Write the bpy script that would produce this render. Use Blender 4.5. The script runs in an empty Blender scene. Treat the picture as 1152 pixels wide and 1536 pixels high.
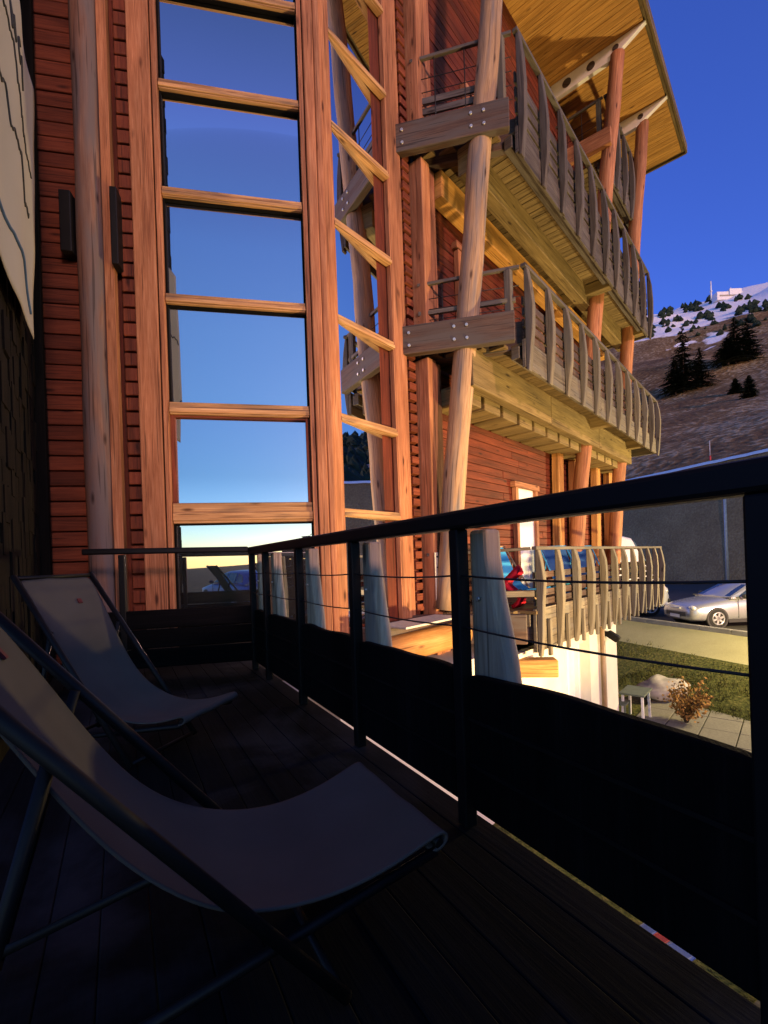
import bpy, bmesh, math, random
from math import radians, sin, cos, tan, pi, sqrt, exp
from mathutils import Vector, Matrix, noise
random.seed(11)
C = bpy.context.scene.collection
V = Vector

# ------------------------------------------------------------------ frames of the place
# eye of the camera is the origin; terrace floor at z=-0.92; metres.
FLOOR = -0.92
M0 = V((-0.669, 5.410, 0))                      # corner post of the chalet
EG, NG = V((0.6617, 0.7498, 0)), V((0.7498, -0.6617, 0))   # balcony front of the chalet
EF, NF = V((0.9795, 0.2013, 0)), V((0.2013, -0.9795, 0))   # glazed front of the chalet
A0 = V((-1.170, 4.136, 0))                      # far corner of the terrace railing
ER, NR = V((0.4926, -0.8702, 0)), V((0.8702, 0.4926, 0))   # railing direction, outward
Z = V((0, 0, 1))
def G(t, o, z): return M0 + EG*t + NG*o + Z*z
def F(s, o, z): return M0 + EF*s + NF*o + Z*z
def R(t, o, z): return A0 + ER*t + NR*o + Z*z
KD, KN, K0 = V((-0.307, 0.952, 0)), V((0.952, 0.307, 0)), V((10.52, 13.44, 0))  # kerb of the road
def K(a, d, z): return K0 + KD*a + KN*d + Z*z

# ------------------------------------------------------------------ materials
MATS = {}
def newmat(name):
    m = bpy.data.materials.new(name); m.use_nodes = True
    nt = m.node_tree; b = nt.nodes['Principled BSDF']; MATS[name] = m
    return m, nt, b
def nd(nt, kind, **kw):
    n = nt.nodes.new(kind)
    for k, v in kw.items():
        if k.startswith('i_'): n.inputs[k[2:].replace('_', ' ')].default_value = v
        else: setattr(n, k, v)
    return n
def ramp(nt, stops):
    r = nt.nodes.new('ShaderNodeValToRGB'); e = r.color_ramp.elements
    while len(e) < len(stops): e.new(0.5)
    for k, (p, c) in enumerate(stops):
        e[k].position = p; e[k].color = (c[0], c[1], c[2], 1)
    return r
def plain(name, col, rough=0.6, metal=0.0, spec=0.5, noise_amt=0.15, scale=8.0):
    m, nt, b = newmat(name)
    b.inputs['Roughness'].default_value = rough; b.inputs['Metallic'].default_value = metal
    b.inputs['Specular IOR Level'].default_value = spec
    tc = nd(nt, 'ShaderNodeTexCoord'); nz = nd(nt, 'ShaderNodeTexNoise', i_Scale=scale, i_Detail=5.0)
    nt.links.new(tc.outputs['Object'], nz.inputs['Vector'])
    lo = [c*(1-noise_amt) for c in col]; hi = [min(1, c*(1+noise_amt)) for c in col]
    r = ramp(nt, [(0.3, lo), (0.7, hi)])
    nt.links.new(nz.outputs['Fac'], r.inputs['Fac']); nt.links.new(r.outputs['Color'], b.inputs['Base Color'])
    return m
def wood(name, dark, mid, light, rough=0.7, gx=1.3, gy=26.0, grey=None, grey_amt=0.5, knots=True, bump=0.35, spec=0.3, wear=0.55, patch=None):
    """grain runs along the u axis of the UV map (metres)"""
    m, nt, b = newmat(name); L = nt.links.new
    b.inputs['Roughness'].default_value = rough; b.inputs['Specular IOR Level'].default_value = spec
    uv = nd(nt, 'ShaderNodeUVMap')
    mp = nd(nt, 'ShaderNodeMapping'); mp.inputs['Scale'].default_value = (gx, gy, 1); L(uv.outputs[0], mp.inputs[0])
    n1 = nd(nt, 'ShaderNodeTexNoise', i_Scale=1.0, i_Detail=8.0, i_Roughness=0.62, i_Distortion=0.8); L(mp.outputs[0], n1.inputs[0])
    mpf = nd(nt, 'ShaderNodeMapping'); mpf.inputs['Scale'].default_value = (gx*2.2, gy*4.0, 1); L(uv.outputs[0], mpf.inputs[0])
    nf = nd(nt, 'ShaderNodeTexNoise', i_Scale=1.0, i_Detail=6.0, i_Roughness=0.7, i_Distortion=0.4); L(mpf.outputs[0], nf.inputs[0])
    mxf = nd(nt, 'ShaderNodeMix', data_type='FLOAT'); mxf.inputs[0].default_value = 0.55; L(n1.outputs['Fac'], mxf.inputs[2]); L(nf.outputs['Fac'], mxf.inputs[3])
    cr = ramp(nt, [(0.32, dark), (0.5, mid), (0.66, light)]); L(mxf.outputs[0], cr.inputs[0])
    col = cr.outputs[0]
    # broad tone changes from board to board
    mp2 = nd(nt, 'ShaderNodeMapping'); mp2.inputs['Scale'].default_value = (0.5, 3.0, 1); L(uv.outputs[0], mp2.inputs[0])
    n2 = nd(nt, 'ShaderNodeTexNoise', i_Scale=1.0, i_Detail=3.0); L(mp2.outputs[0], n2.inputs[0])
    r2 = ramp(nt, [(0.3, (wear,)*3), (0.7, (1.25,)*3)]); L(n2.outputs['Fac'], r2.inputs[0])
    mx = nd(nt, 'ShaderNodeMix', data_type='RGBA', blend_type='MULTIPLY'); mx.inputs[0].default_value = 1.0
    L(col, mx.inputs[6]); L(r2.outputs[0], mx.inputs[7]); col = mx.outputs[2]
    if grey:
        mp3 = nd(nt, 'ShaderNodeMapping'); mp3.inputs['Scale'].default_value = (0.9, 7.0, 1); L(uv.outputs[0], mp3.inputs[0])
        n3 = nd(nt, 'ShaderNodeTexNoise', i_Scale=1.0, i_Detail=5.0, i_Distortion=0.5); L(mp3.outputs[0], n3.inputs[0])
        r3 = ramp(nt, [(0.62-0.35*grey_amt, (0, 0, 0)), (0.80-0.30*grey_amt, (1, 1, 1))]); L(n3.outputs['Fac'], r3.inputs[0])
        g = nd(nt, 'ShaderNodeMix', data_type='RGBA'); L(r3.outputs[0], g.inputs[0]); L(col, g.inputs[6])
        g.inputs[7].default_value = (*grey, 1); col = g.outputs[2]
    if knots:
        mp4 = nd(nt, 'ShaderNodeMapping'); mp4.inputs['Scale'].default_value = (1.6, 5.5, 1); L(uv.outputs[0], mp4.inputs[0])
        vo = nd(nt, 'ShaderNodeTexVoronoi', i_Scale=1.0); L(mp4.outputs[0], vo.inputs[0])
        r4 = ramp(nt, [(0.05, (0.25, 0.2, 0.18)), (0.14, (1, 1, 1))]); L(vo.outputs['Distance'], r4.inputs[0])
        k = nd(nt, 'ShaderNodeMix', data_type='RGBA', blend_type='MULTIPLY'); k.inputs[0].default_value = 1.0
        L(col, k.inputs[6]); L(r4.outputs[0], k.inputs[7]); col = k.outputs[2]
        # long drying cracks
        mp5 = nd(nt, 'ShaderNodeMapping'); mp5.inputs['Scale'].default_value = (0.9, 40.0, 1); L(uv.outputs[0], mp5.inputs[0])
        n5 = nd(nt, 'ShaderNodeTexNoise', i_Scale=1.0, i_Detail=2.0, i_Distortion=0.3); L(mp5.outputs[0], n5.inputs[0])
        r5 = ramp(nt, [(0.345, (0.12, 0.09, 0.08)), (0.395, (1, 1, 1))]); L(n5.outputs['Fac'], r5.inputs[0])
        k2 = nd(nt, 'ShaderNodeMix', data_type='RGBA', blend_type='MULTIPLY'); k2.inputs[0].default_value = 0.60
        L(col, k2.inputs[6]); L(r5.outputs[0], k2.inputs[7]); col = k2.outputs[2]
    if patch:
        tcp = nd(nt, 'ShaderNodeTexCoord'); n6 = nd(nt, 'ShaderNodeTexNoise', i_Scale=1.35, i_Detail=6.0, i_Roughness=0.55, i_Distortion=0.6); L(tcp.outputs['Object'], n6.inputs[0])
        r6 = ramp(nt, [(0.52, (0, 0, 0)), (0.60, (0.45, 0.45, 0.45)), (0.68, (1, 1, 1))]); L(n6.outputs['Fac'], r6.inputs[0])
        g6 = nd(nt, 'ShaderNodeMix', data_type='RGBA'); L(r6.outputs[0], g6.inputs[0]); L(col, g6.inputs[6]); g6.inputs[7].default_value = (*patch, 1); col = g6.outputs[2]
    L(col, b.inputs['Base Color'])
    bp = nd(nt, 'ShaderNodeBump', i_Strength=bump, i_Distance=0.01); L(mxf.outputs[0], bp.inputs['Height']); L(bp.outputs[0], b.inputs['Normal'])
    return m

wood('pine_post', (0.20, 0.068, 0.030), (0.40, 0.165, 0.075), (0.57, 0.285, 0.15), gy=22, wear=0.5)
wood('pine_transom', (0.22, 0.10, 0.04), (0.50, 0.28, 0.12), (0.68, 0.44, 0.22), gy=40, grey=(0.07, 0.055, 0.045), grey_amt=0.28)
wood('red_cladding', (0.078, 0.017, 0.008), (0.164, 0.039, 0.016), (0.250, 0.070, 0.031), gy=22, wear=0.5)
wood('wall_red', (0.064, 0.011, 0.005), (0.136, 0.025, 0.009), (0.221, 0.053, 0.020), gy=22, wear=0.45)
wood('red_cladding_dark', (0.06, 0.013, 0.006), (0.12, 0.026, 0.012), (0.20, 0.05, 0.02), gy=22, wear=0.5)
wood('log_pole', (0.222, 0.126, 0.063), (0.385, 0.244, 0.133), (0.503, 0.340, 0.207), gy=16, grey=(0.178, 0.155, 0.148), grey_amt=0.50, wear=0.75)
wood('log_grey', (0.124, 0.059, 0.037), (0.223, 0.118, 0.077), (0.310, 0.192, 0.136), gy=18, grey=(0.155, 0.124, 0.118), grey_amt=0.75, wear=0.7)
wood('weathered', (0.068, 0.055, 0.038), (0.149, 0.127, 0.093), (0.236, 0.208, 0.155), gy=24, grey=(0.124, 0.115, 0.102), grey_amt=0.5)
wood('slab_wood', (0.22, 0.17, 0.11), (0.42, 0.34, 0.23), (0.58, 0.49, 0.35), gy=14, grey=(0.26, 0.235, 0.20), grey_amt=0.4)
wood('weathered_dark', (0.036, 0.029, 0.024), (0.084, 0.068, 0.056), (0.160, 0.136, 0.116), gy=24, grey=(0.104, 0.092, 0.084), grey_amt=0.5)
wood('beam_wood', (0.047, 0.025, 0.019), (0.093, 0.058, 0.043), (0.162, 0.106, 0.076), gy=24, grey=(0.085, 0.072, 0.066), grey_amt=0.55)
wood('beam_yellow', (0.109, 0.074, 0.027), (0.195, 0.140, 0.058), (0.281, 0.211, 0.098), gy=20, wear=0.6)
wood('soffit_board', (0.30, 0.135, 0.030), (0.52, 0.265, 0.065), (0.64, 0.37, 0.12), gy=20, wear=0.75)
wood('balcony_floor', (0.075, 0.049, 0.022), (0.165, 0.116, 0.053), (0.255, 0.188, 0.090), gy=20)
wood('orange_joist', (0.304, 0.128, 0.032), (0.464, 0.224, 0.064), (0.560, 0.320, 0.120), gy=14)
wood('black_stain', (0.003, 0.003, 0.003), (0.005, 0.005, 0.005), (0.010, 0.009, 0.009), gy=24, rough=0.8, spec=0.06, knots=False)
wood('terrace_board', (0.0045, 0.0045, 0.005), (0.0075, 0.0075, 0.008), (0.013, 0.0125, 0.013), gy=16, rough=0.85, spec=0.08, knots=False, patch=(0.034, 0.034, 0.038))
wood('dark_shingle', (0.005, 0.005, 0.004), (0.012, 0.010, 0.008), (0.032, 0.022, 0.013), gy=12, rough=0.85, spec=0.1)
plain('black_metal', (0.007, 0.007, 0.008), 0.5, 0.0, 0.2)
plain('rail_black', (0.006, 0.006, 0.006), 0.5, 0.0, 0.18)
plain('cable_metal', (0.025, 0.024, 0.022), 0.5, 0.3)
plain('bolt_steel', (0.6, 0.58, 0.52), 0.35, 0.7)
plain('galvanised', (0.52, 0.52, 0.46), 0.5, 0.2, 0.5, 0.12, 30)
plain('white_bracket', (0.80, 0.78, 0.74), 0.55, 0, 0.4, 0.06, 6)
plain('interior', (0.01, 0.01, 0.012), 0.9)
plain('plaster', (0.60, 0.59, 0.53), 0.85, 0, 0.3, 0.06, 3)
plain('white_frame', (0.74, 0.75, 0.76), 0.5, 0, 0.4, 0.04)
plain('tan_pipe', (0.28, 0.19, 0.10), 0.5)
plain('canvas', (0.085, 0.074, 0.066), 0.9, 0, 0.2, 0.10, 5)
plain('canvas_blue', (0.06, 0.40, 0.70), 0.85, 0, 0.2, 0.10, 5)
plain('canvas_navy', (0.03, 0.10, 0.26), 0.85, 0, 0.2, 0.10, 5)
plain('chair_wood', (0.008, 0.007, 0.007), 0.5, 0, 0.2)
plain('chair_wood_pale', (0.42, 0.30, 0.16), 0.6)
plain('emblem_red', (0.10, 0.008, 0.012), 0.8)
plain('red_cloth', (0.42, 0.012, 0.03), 0.85, 0, 0.2, 0.15, 6)
plain('banner_cloth', (0.46, 0.42, 0.385), 0.9, 0, 0.15, 0.06, 1.2)
plain('ink_black', (0.03, 0.03, 0.035), 0.8)
plain('ink_blue', (0.055, 0.12, 0.26), 0.8)
plain('paint_silver', (0.42, 0.43, 0.45), 0.25, 0.55, 0.6, 0.02)
plain('paint_white', (0.78, 0.76, 0.74), 0.35, 0, 0.5, 0.02)
plain('paint_blue', (0.05, 0.12, 0.35), 0.3, 0.2, 0.5, 0.02)
plain('tyre', (0.012, 0.012, 0.012), 0.8)
plain('rim', (0.55, 0.55, 0.55), 0.3, 0.6)
plain('lamp_glass', (0.75, 0.75, 0.70), 0.12, 0.2)
plain('bumper_dark', (0.03, 0.03, 0.03), 0.6)
plain('pole_grey', (0.50, 0.48, 0.46), 0.5, 0.1)
plain('pole_red', (0.50, 0.04, 0.03), 0.6)
plain('mast_white', (0.75, 0.74, 0.72), 0.6)
plain('rock', (0.34, 0.33, 0.29), 0.9, 0, 0.2, 0.35, 4)
plain('bush_orange', (0.30, 0.17, 0.05), 0.85, 0, 0.1, 0.4, 2)
plain('bush_bark', (0.05, 0.035, 0.022), 0.9)
plain('tuft_grass', (0.10, 0.105, 0.030), 0.9, 0, 0.1, 0.45, 1.2)
plain('needles', (0.026, 0.040, 0.022), 0.85, 0, 0.15, 0.45, 0.6)
plain('bark', (0.06, 0.04, 0.03), 0.9)
plain('table_green', (0.10, 0.13, 0.10), 0.6)
plain('sled_red', (0.30, 0.008, 0.010), 0.4)
plain('sled_blue', (0.05, 0.10, 0.32), 0.4)
plain('concrete', (0.34, 0.33, 0.29), 0.9, 0, 0.2, 0.15, 3)
plain('far_house', (0.35, 0.31, 0.24), 0.9)

def glass(name, refl, tint):
    m, nt, b = newmat(name); L = nt.links.new
    b.inputs['Base Color'].default_value = (0.006, 0.008, 0.012, 1); b.inputs['Roughness'].default_value = 0.3
    gl = nd(nt, 'ShaderNodeBsdfGlossy'); gl.inputs['Color'].default_value = (*tint, 1); gl.inputs['Roughness'].default_value = 0.012
    lw = nd(nt, 'ShaderNodeFresnel', i_IOR=1.5)
    mr = nd(nt, 'ShaderNodeMapRange'); mr.inputs['From Min'].default_value = 0.04; mr.inputs['To Min'].default_value = refl
    L(lw.outputs[0], mr.inputs['Value'])
    # faint waviness of large panes
    tc = nd(nt, 'ShaderNodeTexCoord'); nz = nd(nt, 'ShaderNodeTexNoise', i_Scale=0.9, i_Detail=1.0)
    L(tc.outputs['Object'], nz.inputs[0]); bp = nd(nt, 'ShaderNodeBump', i_Strength=0.05, i_Distance=0.02)
    L(nz.outputs['Fac'], bp.inputs['Height']); L(bp.outputs[0], gl.inputs['Normal'])
    mx = nd(nt, 'ShaderNodeMixShader'); L(mr.outputs[0], mx.inputs[0]); L(b.outputs[0], mx.inputs[1]); L(gl.outputs[0], mx.inputs[2])
    L(mx.outputs[0], nt.nodes['Material Output'].inputs[0])
    m2, nt, b = newmat('car_glass')
    b.inputs['Base Color'].default_value = (0.02, 0.03, 0.04, 1); b.inputs['Roughness'].default_value = 0.06
    b.inputs['Specular IOR Level'].default_value = 0.9
    for nm, c, s in (('lamp_lit', (1.0, 0.78, 0.42), 6.0),):
        m3, nt, b = newmat(nm)
        b.inputs['Emission Color'].default_value = (*c, 1); b.inputs['Emission Strength'].default_value = s
glass('mirror_glass', 0.62, (0.86, 0.90, 0.95)); glass('return_glass', 0.20, (0.80, 0.84, 0.95))

def ground_mat(name, stops, scale=1.0, fine=30.0, bump=0.5, dist=0.03, rough=0.95, fine_amt=0.5):
    m, nt, b = newmat(name); L = nt.links.new
    b.inputs['Roughness'].default_value = rough; b.inputs['Specular IOR Level'].default_value = 0.15
    tc = nd(nt, 'ShaderNodeTexCoord')
    n1 = nd(nt, 'ShaderNodeTexNoise', i_Scale=scale, i_Detail=8.0, i_Roughness=0.65); L(tc.outputs['Object'], n1.inputs[0])
    n2 = nd(nt, 'ShaderNodeTexNoise', i_Scale=fine, i_Detail=4.0); L(tc.outputs['Object'], n2.inputs[0])
    ad = nd(nt, 'ShaderNodeMix', data_type='FLOAT'); ad.inputs[0].default_value = fine_amt
    L(n1.outputs['Fac'], ad.inputs[2]); L(n2.outputs['Fac'], ad.inputs[3])
    r = ramp(nt, stops); L(ad.outputs[0], r.inputs[0]); L(r.outputs[0], b.inputs['Base Color'])
    bp = nd(nt, 'ShaderNodeBump', i_Strength=bump, i_Distance=dist); L(n2.outputs['Fac'], bp.inputs['Height']); L(bp.outputs[0], b.inputs['Normal'])
    return m, nt, b, r
ground_mat('lawn_grass', [(0.36, (0.030, 0.036, 0.010)), (0.5, (0.075, 0.085, 0.022)), (0.62, (0.15, 0.135, 0.045))], 0.7, 14, 0.9, 0.06)
ground_mat('verge_gravel', [(0.35, (0.27, 0.26, 0.14)), (0.65, (0.40, 0.385, 0.22))], 0.8, 40, 0.4, 0.02)
ground_mat('asphalt', [(0.35, (0.05, 0.047, 0.042)), (0.65, (0.085, 0.08, 0.07))], 0.4, 50, 0.2, 0.01)
ground_mat('path_gravel', [(0.40, (0.035, 0.034, 0.026)), (0.52, (0.10, 0.095, 0.065)), (0.62, (0.20, 0.19, 0.13))], 3.0, 16, 0.4, 0.02)
ground_mat('paving', [(0.35, (0.15, 0.15, 0.125)), (0.65, (0.24, 0.235, 0.20))], 0.8, 25, 0.3, 0.01)
ground_mat('embankment_soil', [(0.36, (0.24, 0.15, 0.075)), (0.5, (0.32, 0.21, 0.10)), (0.62, (0.42, 0.29, 0.145))], 0.30, 7, 0.8, 0.15)
# mountain: brown turf with snow patches from a per-vertex snow cover
m, nt, b, r = ground_mat('mountain_turf', [(0.37, (0.10, 0.055, 0.020)), (0.47, (0.17, 0.10, 0.040)), (0.53, (0.22, 0.14, 0.058)), (0.59, (0.40, 0.30, 0.17))], 0.045, 0.9, 0.6, 0.6)
L = nt.links.new
at = nd(nt, 'ShaderNodeAttribute', attribute_name='snow')
tc = nd(nt, 'ShaderNodeTexCoord'); nz = nd(nt, 'ShaderNodeTexNoise', i_Scale=0.055, i_Detail=6.0, i_Roughness=0.6); L(tc.outputs['Object'], nz.inputs[0])
sm = nd(nt, 'ShaderNodeMath', operation='ADD'); L(at.outputs['Fac'], sm.inputs[0]); L(nz.outputs['Fac'], sm.inputs[1])
rs = ramp(nt, [(0.0, (0, 0, 0)), (1.0, (1, 1, 1))]); 
mr = nd(nt, 'ShaderNodeMapRange'); mr.inputs['From Min'].default_value = 0.96; mr.inputs['From Max'].default_value = 1.03; L(sm.outputs[0], mr.inputs['Value'])
mx = nd(nt, 'ShaderNodeMix', data_type='RGBA'); L(mr.outputs[0], mx.inputs[0]); L(r.outputs[0], mx.inputs[6]); mx.inputs[7].default_value = (0.90, 0.87, 0.86, 1)
L(mx.outputs[2], b.inputs['Base Color'])
plain('snow', (0.88, 0.86, 0.86), 0.8, 0, 0.2, 0.06, 2)

# ------------------------------------------------------------------ mesh builder
BASE = {}
class MB:
    def __init__(self): self.v = []; self.f = []; self.uv = []; self.smooth = []
    def face(self, idx, uvs, smooth=False): self.f.append(idx); self.uv.append(uvs); self.smooth.append(smooth)
    def obox(self, c, ax, ay, az, sx, sy, sz):
        """box centred on c, axes ax/ay/az, full sizes; grain along the longest"""
        c = V(c); ax, ay, az = V(ax), V(ay), V(az); i0 = len(self.v); ru, rv = random.uniform(0, 50), random.uniform(0, 50)
        S = (sx, sy, sz); lng = S.index(max(S))
        loc = [(x*sx/2, y*sy/2, z*sz/2) for z in (-1, 1) for y in (-1, 1) for x in (-1, 1)]
        for l in loc: self.v.append(c + ax*l[0] + ay*l[1] + az*l[2])
        for q, nrm in (((0, 2, 3, 1), 2), ((4, 5, 7, 6), 2), ((0, 1, 5, 4), 1), ((2, 6, 7, 3), 1), ((0, 4, 6, 2), 0), ((1, 3, 7, 5), 0)):
            ua = lng if lng != nrm else [k for k in range(3) if k != nrm][0]
            va = [k for k in range(3) if k not in (nrm, ua)][0]
            off = nrm*0.37
            self.face([i0+k for k in q], [(loc[k][ua]+ru, loc[k][va]+rv+off+S[nrm]*0.5) for k in q])
        return self
    def beam(self, p, q, w, h, up=Z):
        """bar from p to q, w wide (sideways), h high (towards up)"""
        p, q = V(p), V(q); d = (q-p); ln = d.length; d.normalize()
        s = d.cross(V(up)).normalized(); u = s.cross(d)
        return self.obox((p+q)/2, d, s, u, ln, w, h)
    def tube(self, pts, rad, n=12, cap=True, wob=0.0):
        pts = [V(p) for p in pts]; rad = rad if isinstance(rad, (list, tuple)) else [rad]*len(pts)
        i0 = len(self.v); ru, rv = random.uniform(0, 50), random.uniform(0, 50); ln = 0
        ref = None
        for k, p in enumerate(pts):
            d = (pts[min(k+1, len(pts)-1)] - pts[max(k-1, 0)]).normalized()
            if ref is None: ref = d.orthogonal().normalized()
            s = (ref - d*ref.dot(d)).normalized(); ref = s; u = d.cross(s)
            for j in range(n):
                a = 2*pi*j/n; r = rad[k]*(1+wob*random.uniform(-1, 1))
                self.v.append(p + s*cos(a)*r + u*sin(a)*r)
        lens = [0]
        for k in range(1, len(pts)): lens.append(lens[-1] + (pts[k]-pts[k-1]).length)
        for k in range(len(pts)-1):
            for j in range(n):
                j2 = (j+1) % n; vv0, vv1 = 2*pi*rad[0]*j/n, 2*pi*rad[0]*(j+1)/n
                self.face([i0+k*n+j, i0+k*n+j2, i0+(k+1)*n+j2, i0+(k+1)*n+j],
                          [(lens[k]+ru, vv0+rv), (lens[k]+ru, vv1+rv), (lens[k+1]+ru, vv1+rv), (lens[k+1]+ru, vv0+rv)], True)
        if cap:
            for k, rev in ((0, True), (len(pts)-1, False)):
                idx = [i0+k*n+j for j in range(n)]
                if rev: idx.reverse()
                self.face(idx, [(ru+0.3*cos(2*pi*j/n)*rad[k], rv+cos(2*pi*j/n)*rad[k]) for j in range(n)])
        return self
    def prism(self, poly, o, ex, ey, th):
        """polygon in the plane (o,ex,ey) extruded by the vector th; grain along ey"""
        o, ex, ey, th = V(o), V(ex), V(ey), V(th); i0 = len(self.v); n = len(poly); ru, rv = random.uniform(0, 50), random.uniform(0, 50)
        for k in (0, 1):
            for x, y in poly: self.v.append(o + ex*x + ey*y + th*k)
        flip = ex.cross(ey).dot(th) > 0
        area = sum(poly[k][0]*poly[(k+1) % n][1]-poly[(k+1) % n][0]*poly[k][1] for k in range(n))
        if area < 0: flip = not flip
        a = [i0+k for k in range(n)]; bq = [i0+n+k for k in range(n)]
        uva = [(y+ru, x+rv) for x, y in poly]
        self.face(a[::-1] if flip else a, uva[::-1] if flip else uva)
        self.face(bq if flip else bq[::-1], uva if flip else uva[::-1])
        t = th.length
        for k in range(n):
            k2 = (k+1) % n; q = [i0+k, i0+k2, i0+n+k2, i0+n+k]
            e = [(poly[k][1]+ru, poly[k][0]+rv), (poly[k2][1]+ru, poly[k2][0]+rv), (poly[k2][1]+ru, poly[k2][0]+rv+t), (poly[k][1]+ru, poly[k][0]+rv+t)]
            self.face(q if flip else q[::-1], e if flip else e[::-1])
        return self
    def grid(self, rows, smooth=True):
        """rows of equal length of points"""
        i0 = len(self.v); n = len(rows[0])
        for r in rows: self.v += [V(p) for p in r]
        for a in range(len(rows)-1):
            for b_ in range(n-1):
                q = [i0+a*n+b_, i0+a*n+b_+1, i0+(a+1)*n+b_+1, i0+(a+1)*n+b_]
                self.face(q, [(self.v[k].x+self.v[k].z, self.v[k].y) for k in q], smooth)
        return self
    def sphere(self, c, r, sx=1, sy=1, sz=1, n=12, m_=8, wob=0.0):
        c = V(c); rows = []
        for k in range(m_+1):
            th = pi*k/m_; row = []
            for j in range(n+1):
                ph = 2*pi*(j % n)/n
                p = V((sin(th)*cos(ph), sin(th)*sin(ph), -cos(th)))
                w = 1+wob*noise.noise(p*1.7+c) if wob else 1
                row.append(c + V((p.x*sx, p.y*sy, p.z*sz))*r*w)
            rows.append(row)
        return self.grid(rows)
    def build(self, name, mat, parent=None, base=None, bevel=0.0, merge=False, solid=0.0, recalc=False):
        b = V(base) if base is not None else BASE.get(parent.name if parent else None, V((0, 0, 0)))
        me = bpy.data.meshes.new(name); me.from_pydata([tuple(v-b) for v in self.v], [], self.f)
        ul = me.uv_layers.new(name='UVMap'); k = 0; data = []
        for u in self.uv:
            for q in u: data += [q[0], q[1]]
        ul.data.foreach_set('uv', data)
        me.polygons.foreach_set('use_smooth', self.smooth)
        if merge or recalc:
            bm = bmesh.new(); bm.from_mesh(me)
            if merge: bmesh.ops.remove_doubles(bm, verts=bm.verts, dist=1e-4)
            bmesh.ops.recalc_face_normals(bm, faces=bm.faces); bm.to_mesh(me); bm.free()
        me.materials.append(MATS[mat]); me.update()
        o = bpy.data.objects.new(name, me); C.objects.link(o)
        if parent is not None: o.parent = parent
        else: o.location = b
        BASE[o.name] = b
        if bevel:
            md = o.modifiers.new('Bevel', 'BEVEL'); md.width = bevel; md.segments = 2; md.limit_method = 'ANGLE'; md.angle_limit = radians(40)
        if solid:
            md = o.modifiers.new('Solid', 'SOLIDIFY'); md.thickness = solid; md.offset = 0
        return o
def tag(o, label=None, cat=None, group=None, kind=None):
    if label: o['label'] = label
    if cat: o['category'] = cat
    if group: o['group'] = group
    if kind: o['kind'] = kind
    return o
def thing(name, loc, label, cat, group=None, local=False):
    o = bpy.data.objects.new(name, None); C.objects.link(o); o.empty_display_size = 0.2
    if not local: o.location = V(loc)
    BASE[o.name] = V((0, 0, 0)) if local else V(loc)
    return tag(o, label, cat, group)
def struct(o, label, cat): return tag(o, label, cat, kind='structure')
def copy_tree(o, parent=None):
    c = o.copy(); C.objects.link(c); c.parent = parent
    for ch in list(o.children): copy_tree(ch, c)
    return c

# ================================================================== THE CHALET
chalet = thing('chalet', G(3, -2, -3.75), 'tall wooden chalet with a mirrored glass front and stacked timber balconies', 'building')
Hroof = 11.0; TEND = 10.7
LV = [-3.0 - 0, ]
TR = [0.575, 1.72, 2.91, 4.07, 5.24, 6.36, 7.5, 8.65, 9.8]     # transom heights

# --- glazed front (F) -------------------------------------------------
w = MB(); w.obox(F(-0.9, -0.36, 4.0), EF, NF, Z, 1.72, 0.40, 13.8); w.build('window_core', 'interior', chalet)
for k, z in enumerate(TR):
    h = 0.105 if k > 1 else (0.13 if k else 0.22)
    tm = MB()
    tm.obox(F(-0.885, -0.005, z+0.015), EF, NF, Z, 1.50, 0.085, h)
    tm.obox(F(-0.885, 0.045, z+0.015-h*0.18), EF, NF, Z, 1.50, 0.018, h*0.4)
    tm.build('transom', 'pine_transom', chalet, bevel=0.008)
zs = [-0.86] + TR
for k in range(len(zs)-1):
    lo = zs[k] + (0.064 if k > 1 else 0.10 if k else 0.05); hi = zs[k+1]-(0.04 if k else 0.10)
    q1, q2 = random.uniform(-.010, .010), random.uniform(-.006, .006)      # each pane sits a hair differently in its frame
    pn = MB().obox(F(-0.885, -0.05, (lo+hi)/2), EF+NF*q2, NF-EF*q2-Z*q1, Z+NF*q1, 1.50, 0.016, hi-lo)
    p = pn.build('window_pane', 'mirror_glass', chalet)
    fr = MB()   # slim dark gasket round the pane, thicker round the two lowest
    g = 0.045 if k == 1 else 0.018
    for sx in (-1.635+g/2, -0.135-g/2): fr.obox(F(sx, -0.02, (lo+hi)/2), EF, NF, Z, g, 0.045, hi-lo-0.004)
    for zz in (lo+g*0.35, hi-g*0.35): fr.obox(F(-0.885, -0.022, zz), EF, NF, Z, 1.50-2*g-0.004, 0.04, g*0.7)
    fr.build('pane_frame', 'red_cladding' if k == 1 else 'black_stain', p)
jb = MB()
for s in (-1.664, -0.108): jb.obox(F(s, 0.005, 4.5), EF, NF, Z, 0.05, 0.15, 10.8)
jb.build('window_jamb', 'pine_post', chalet, bevel=0.006)
jd = MB(); jd.obox(F(-0.083, 0.0, 4.5), EF, NF, Z, 0.012, 0.13, 10.8); jd.obox(F(-1.692, 0.0, 4.5), EF, NF, Z, 0.010, 0.13, 10.8)
jd.build('jamb_shadow_gap', 'black_stain', chalet)
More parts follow.
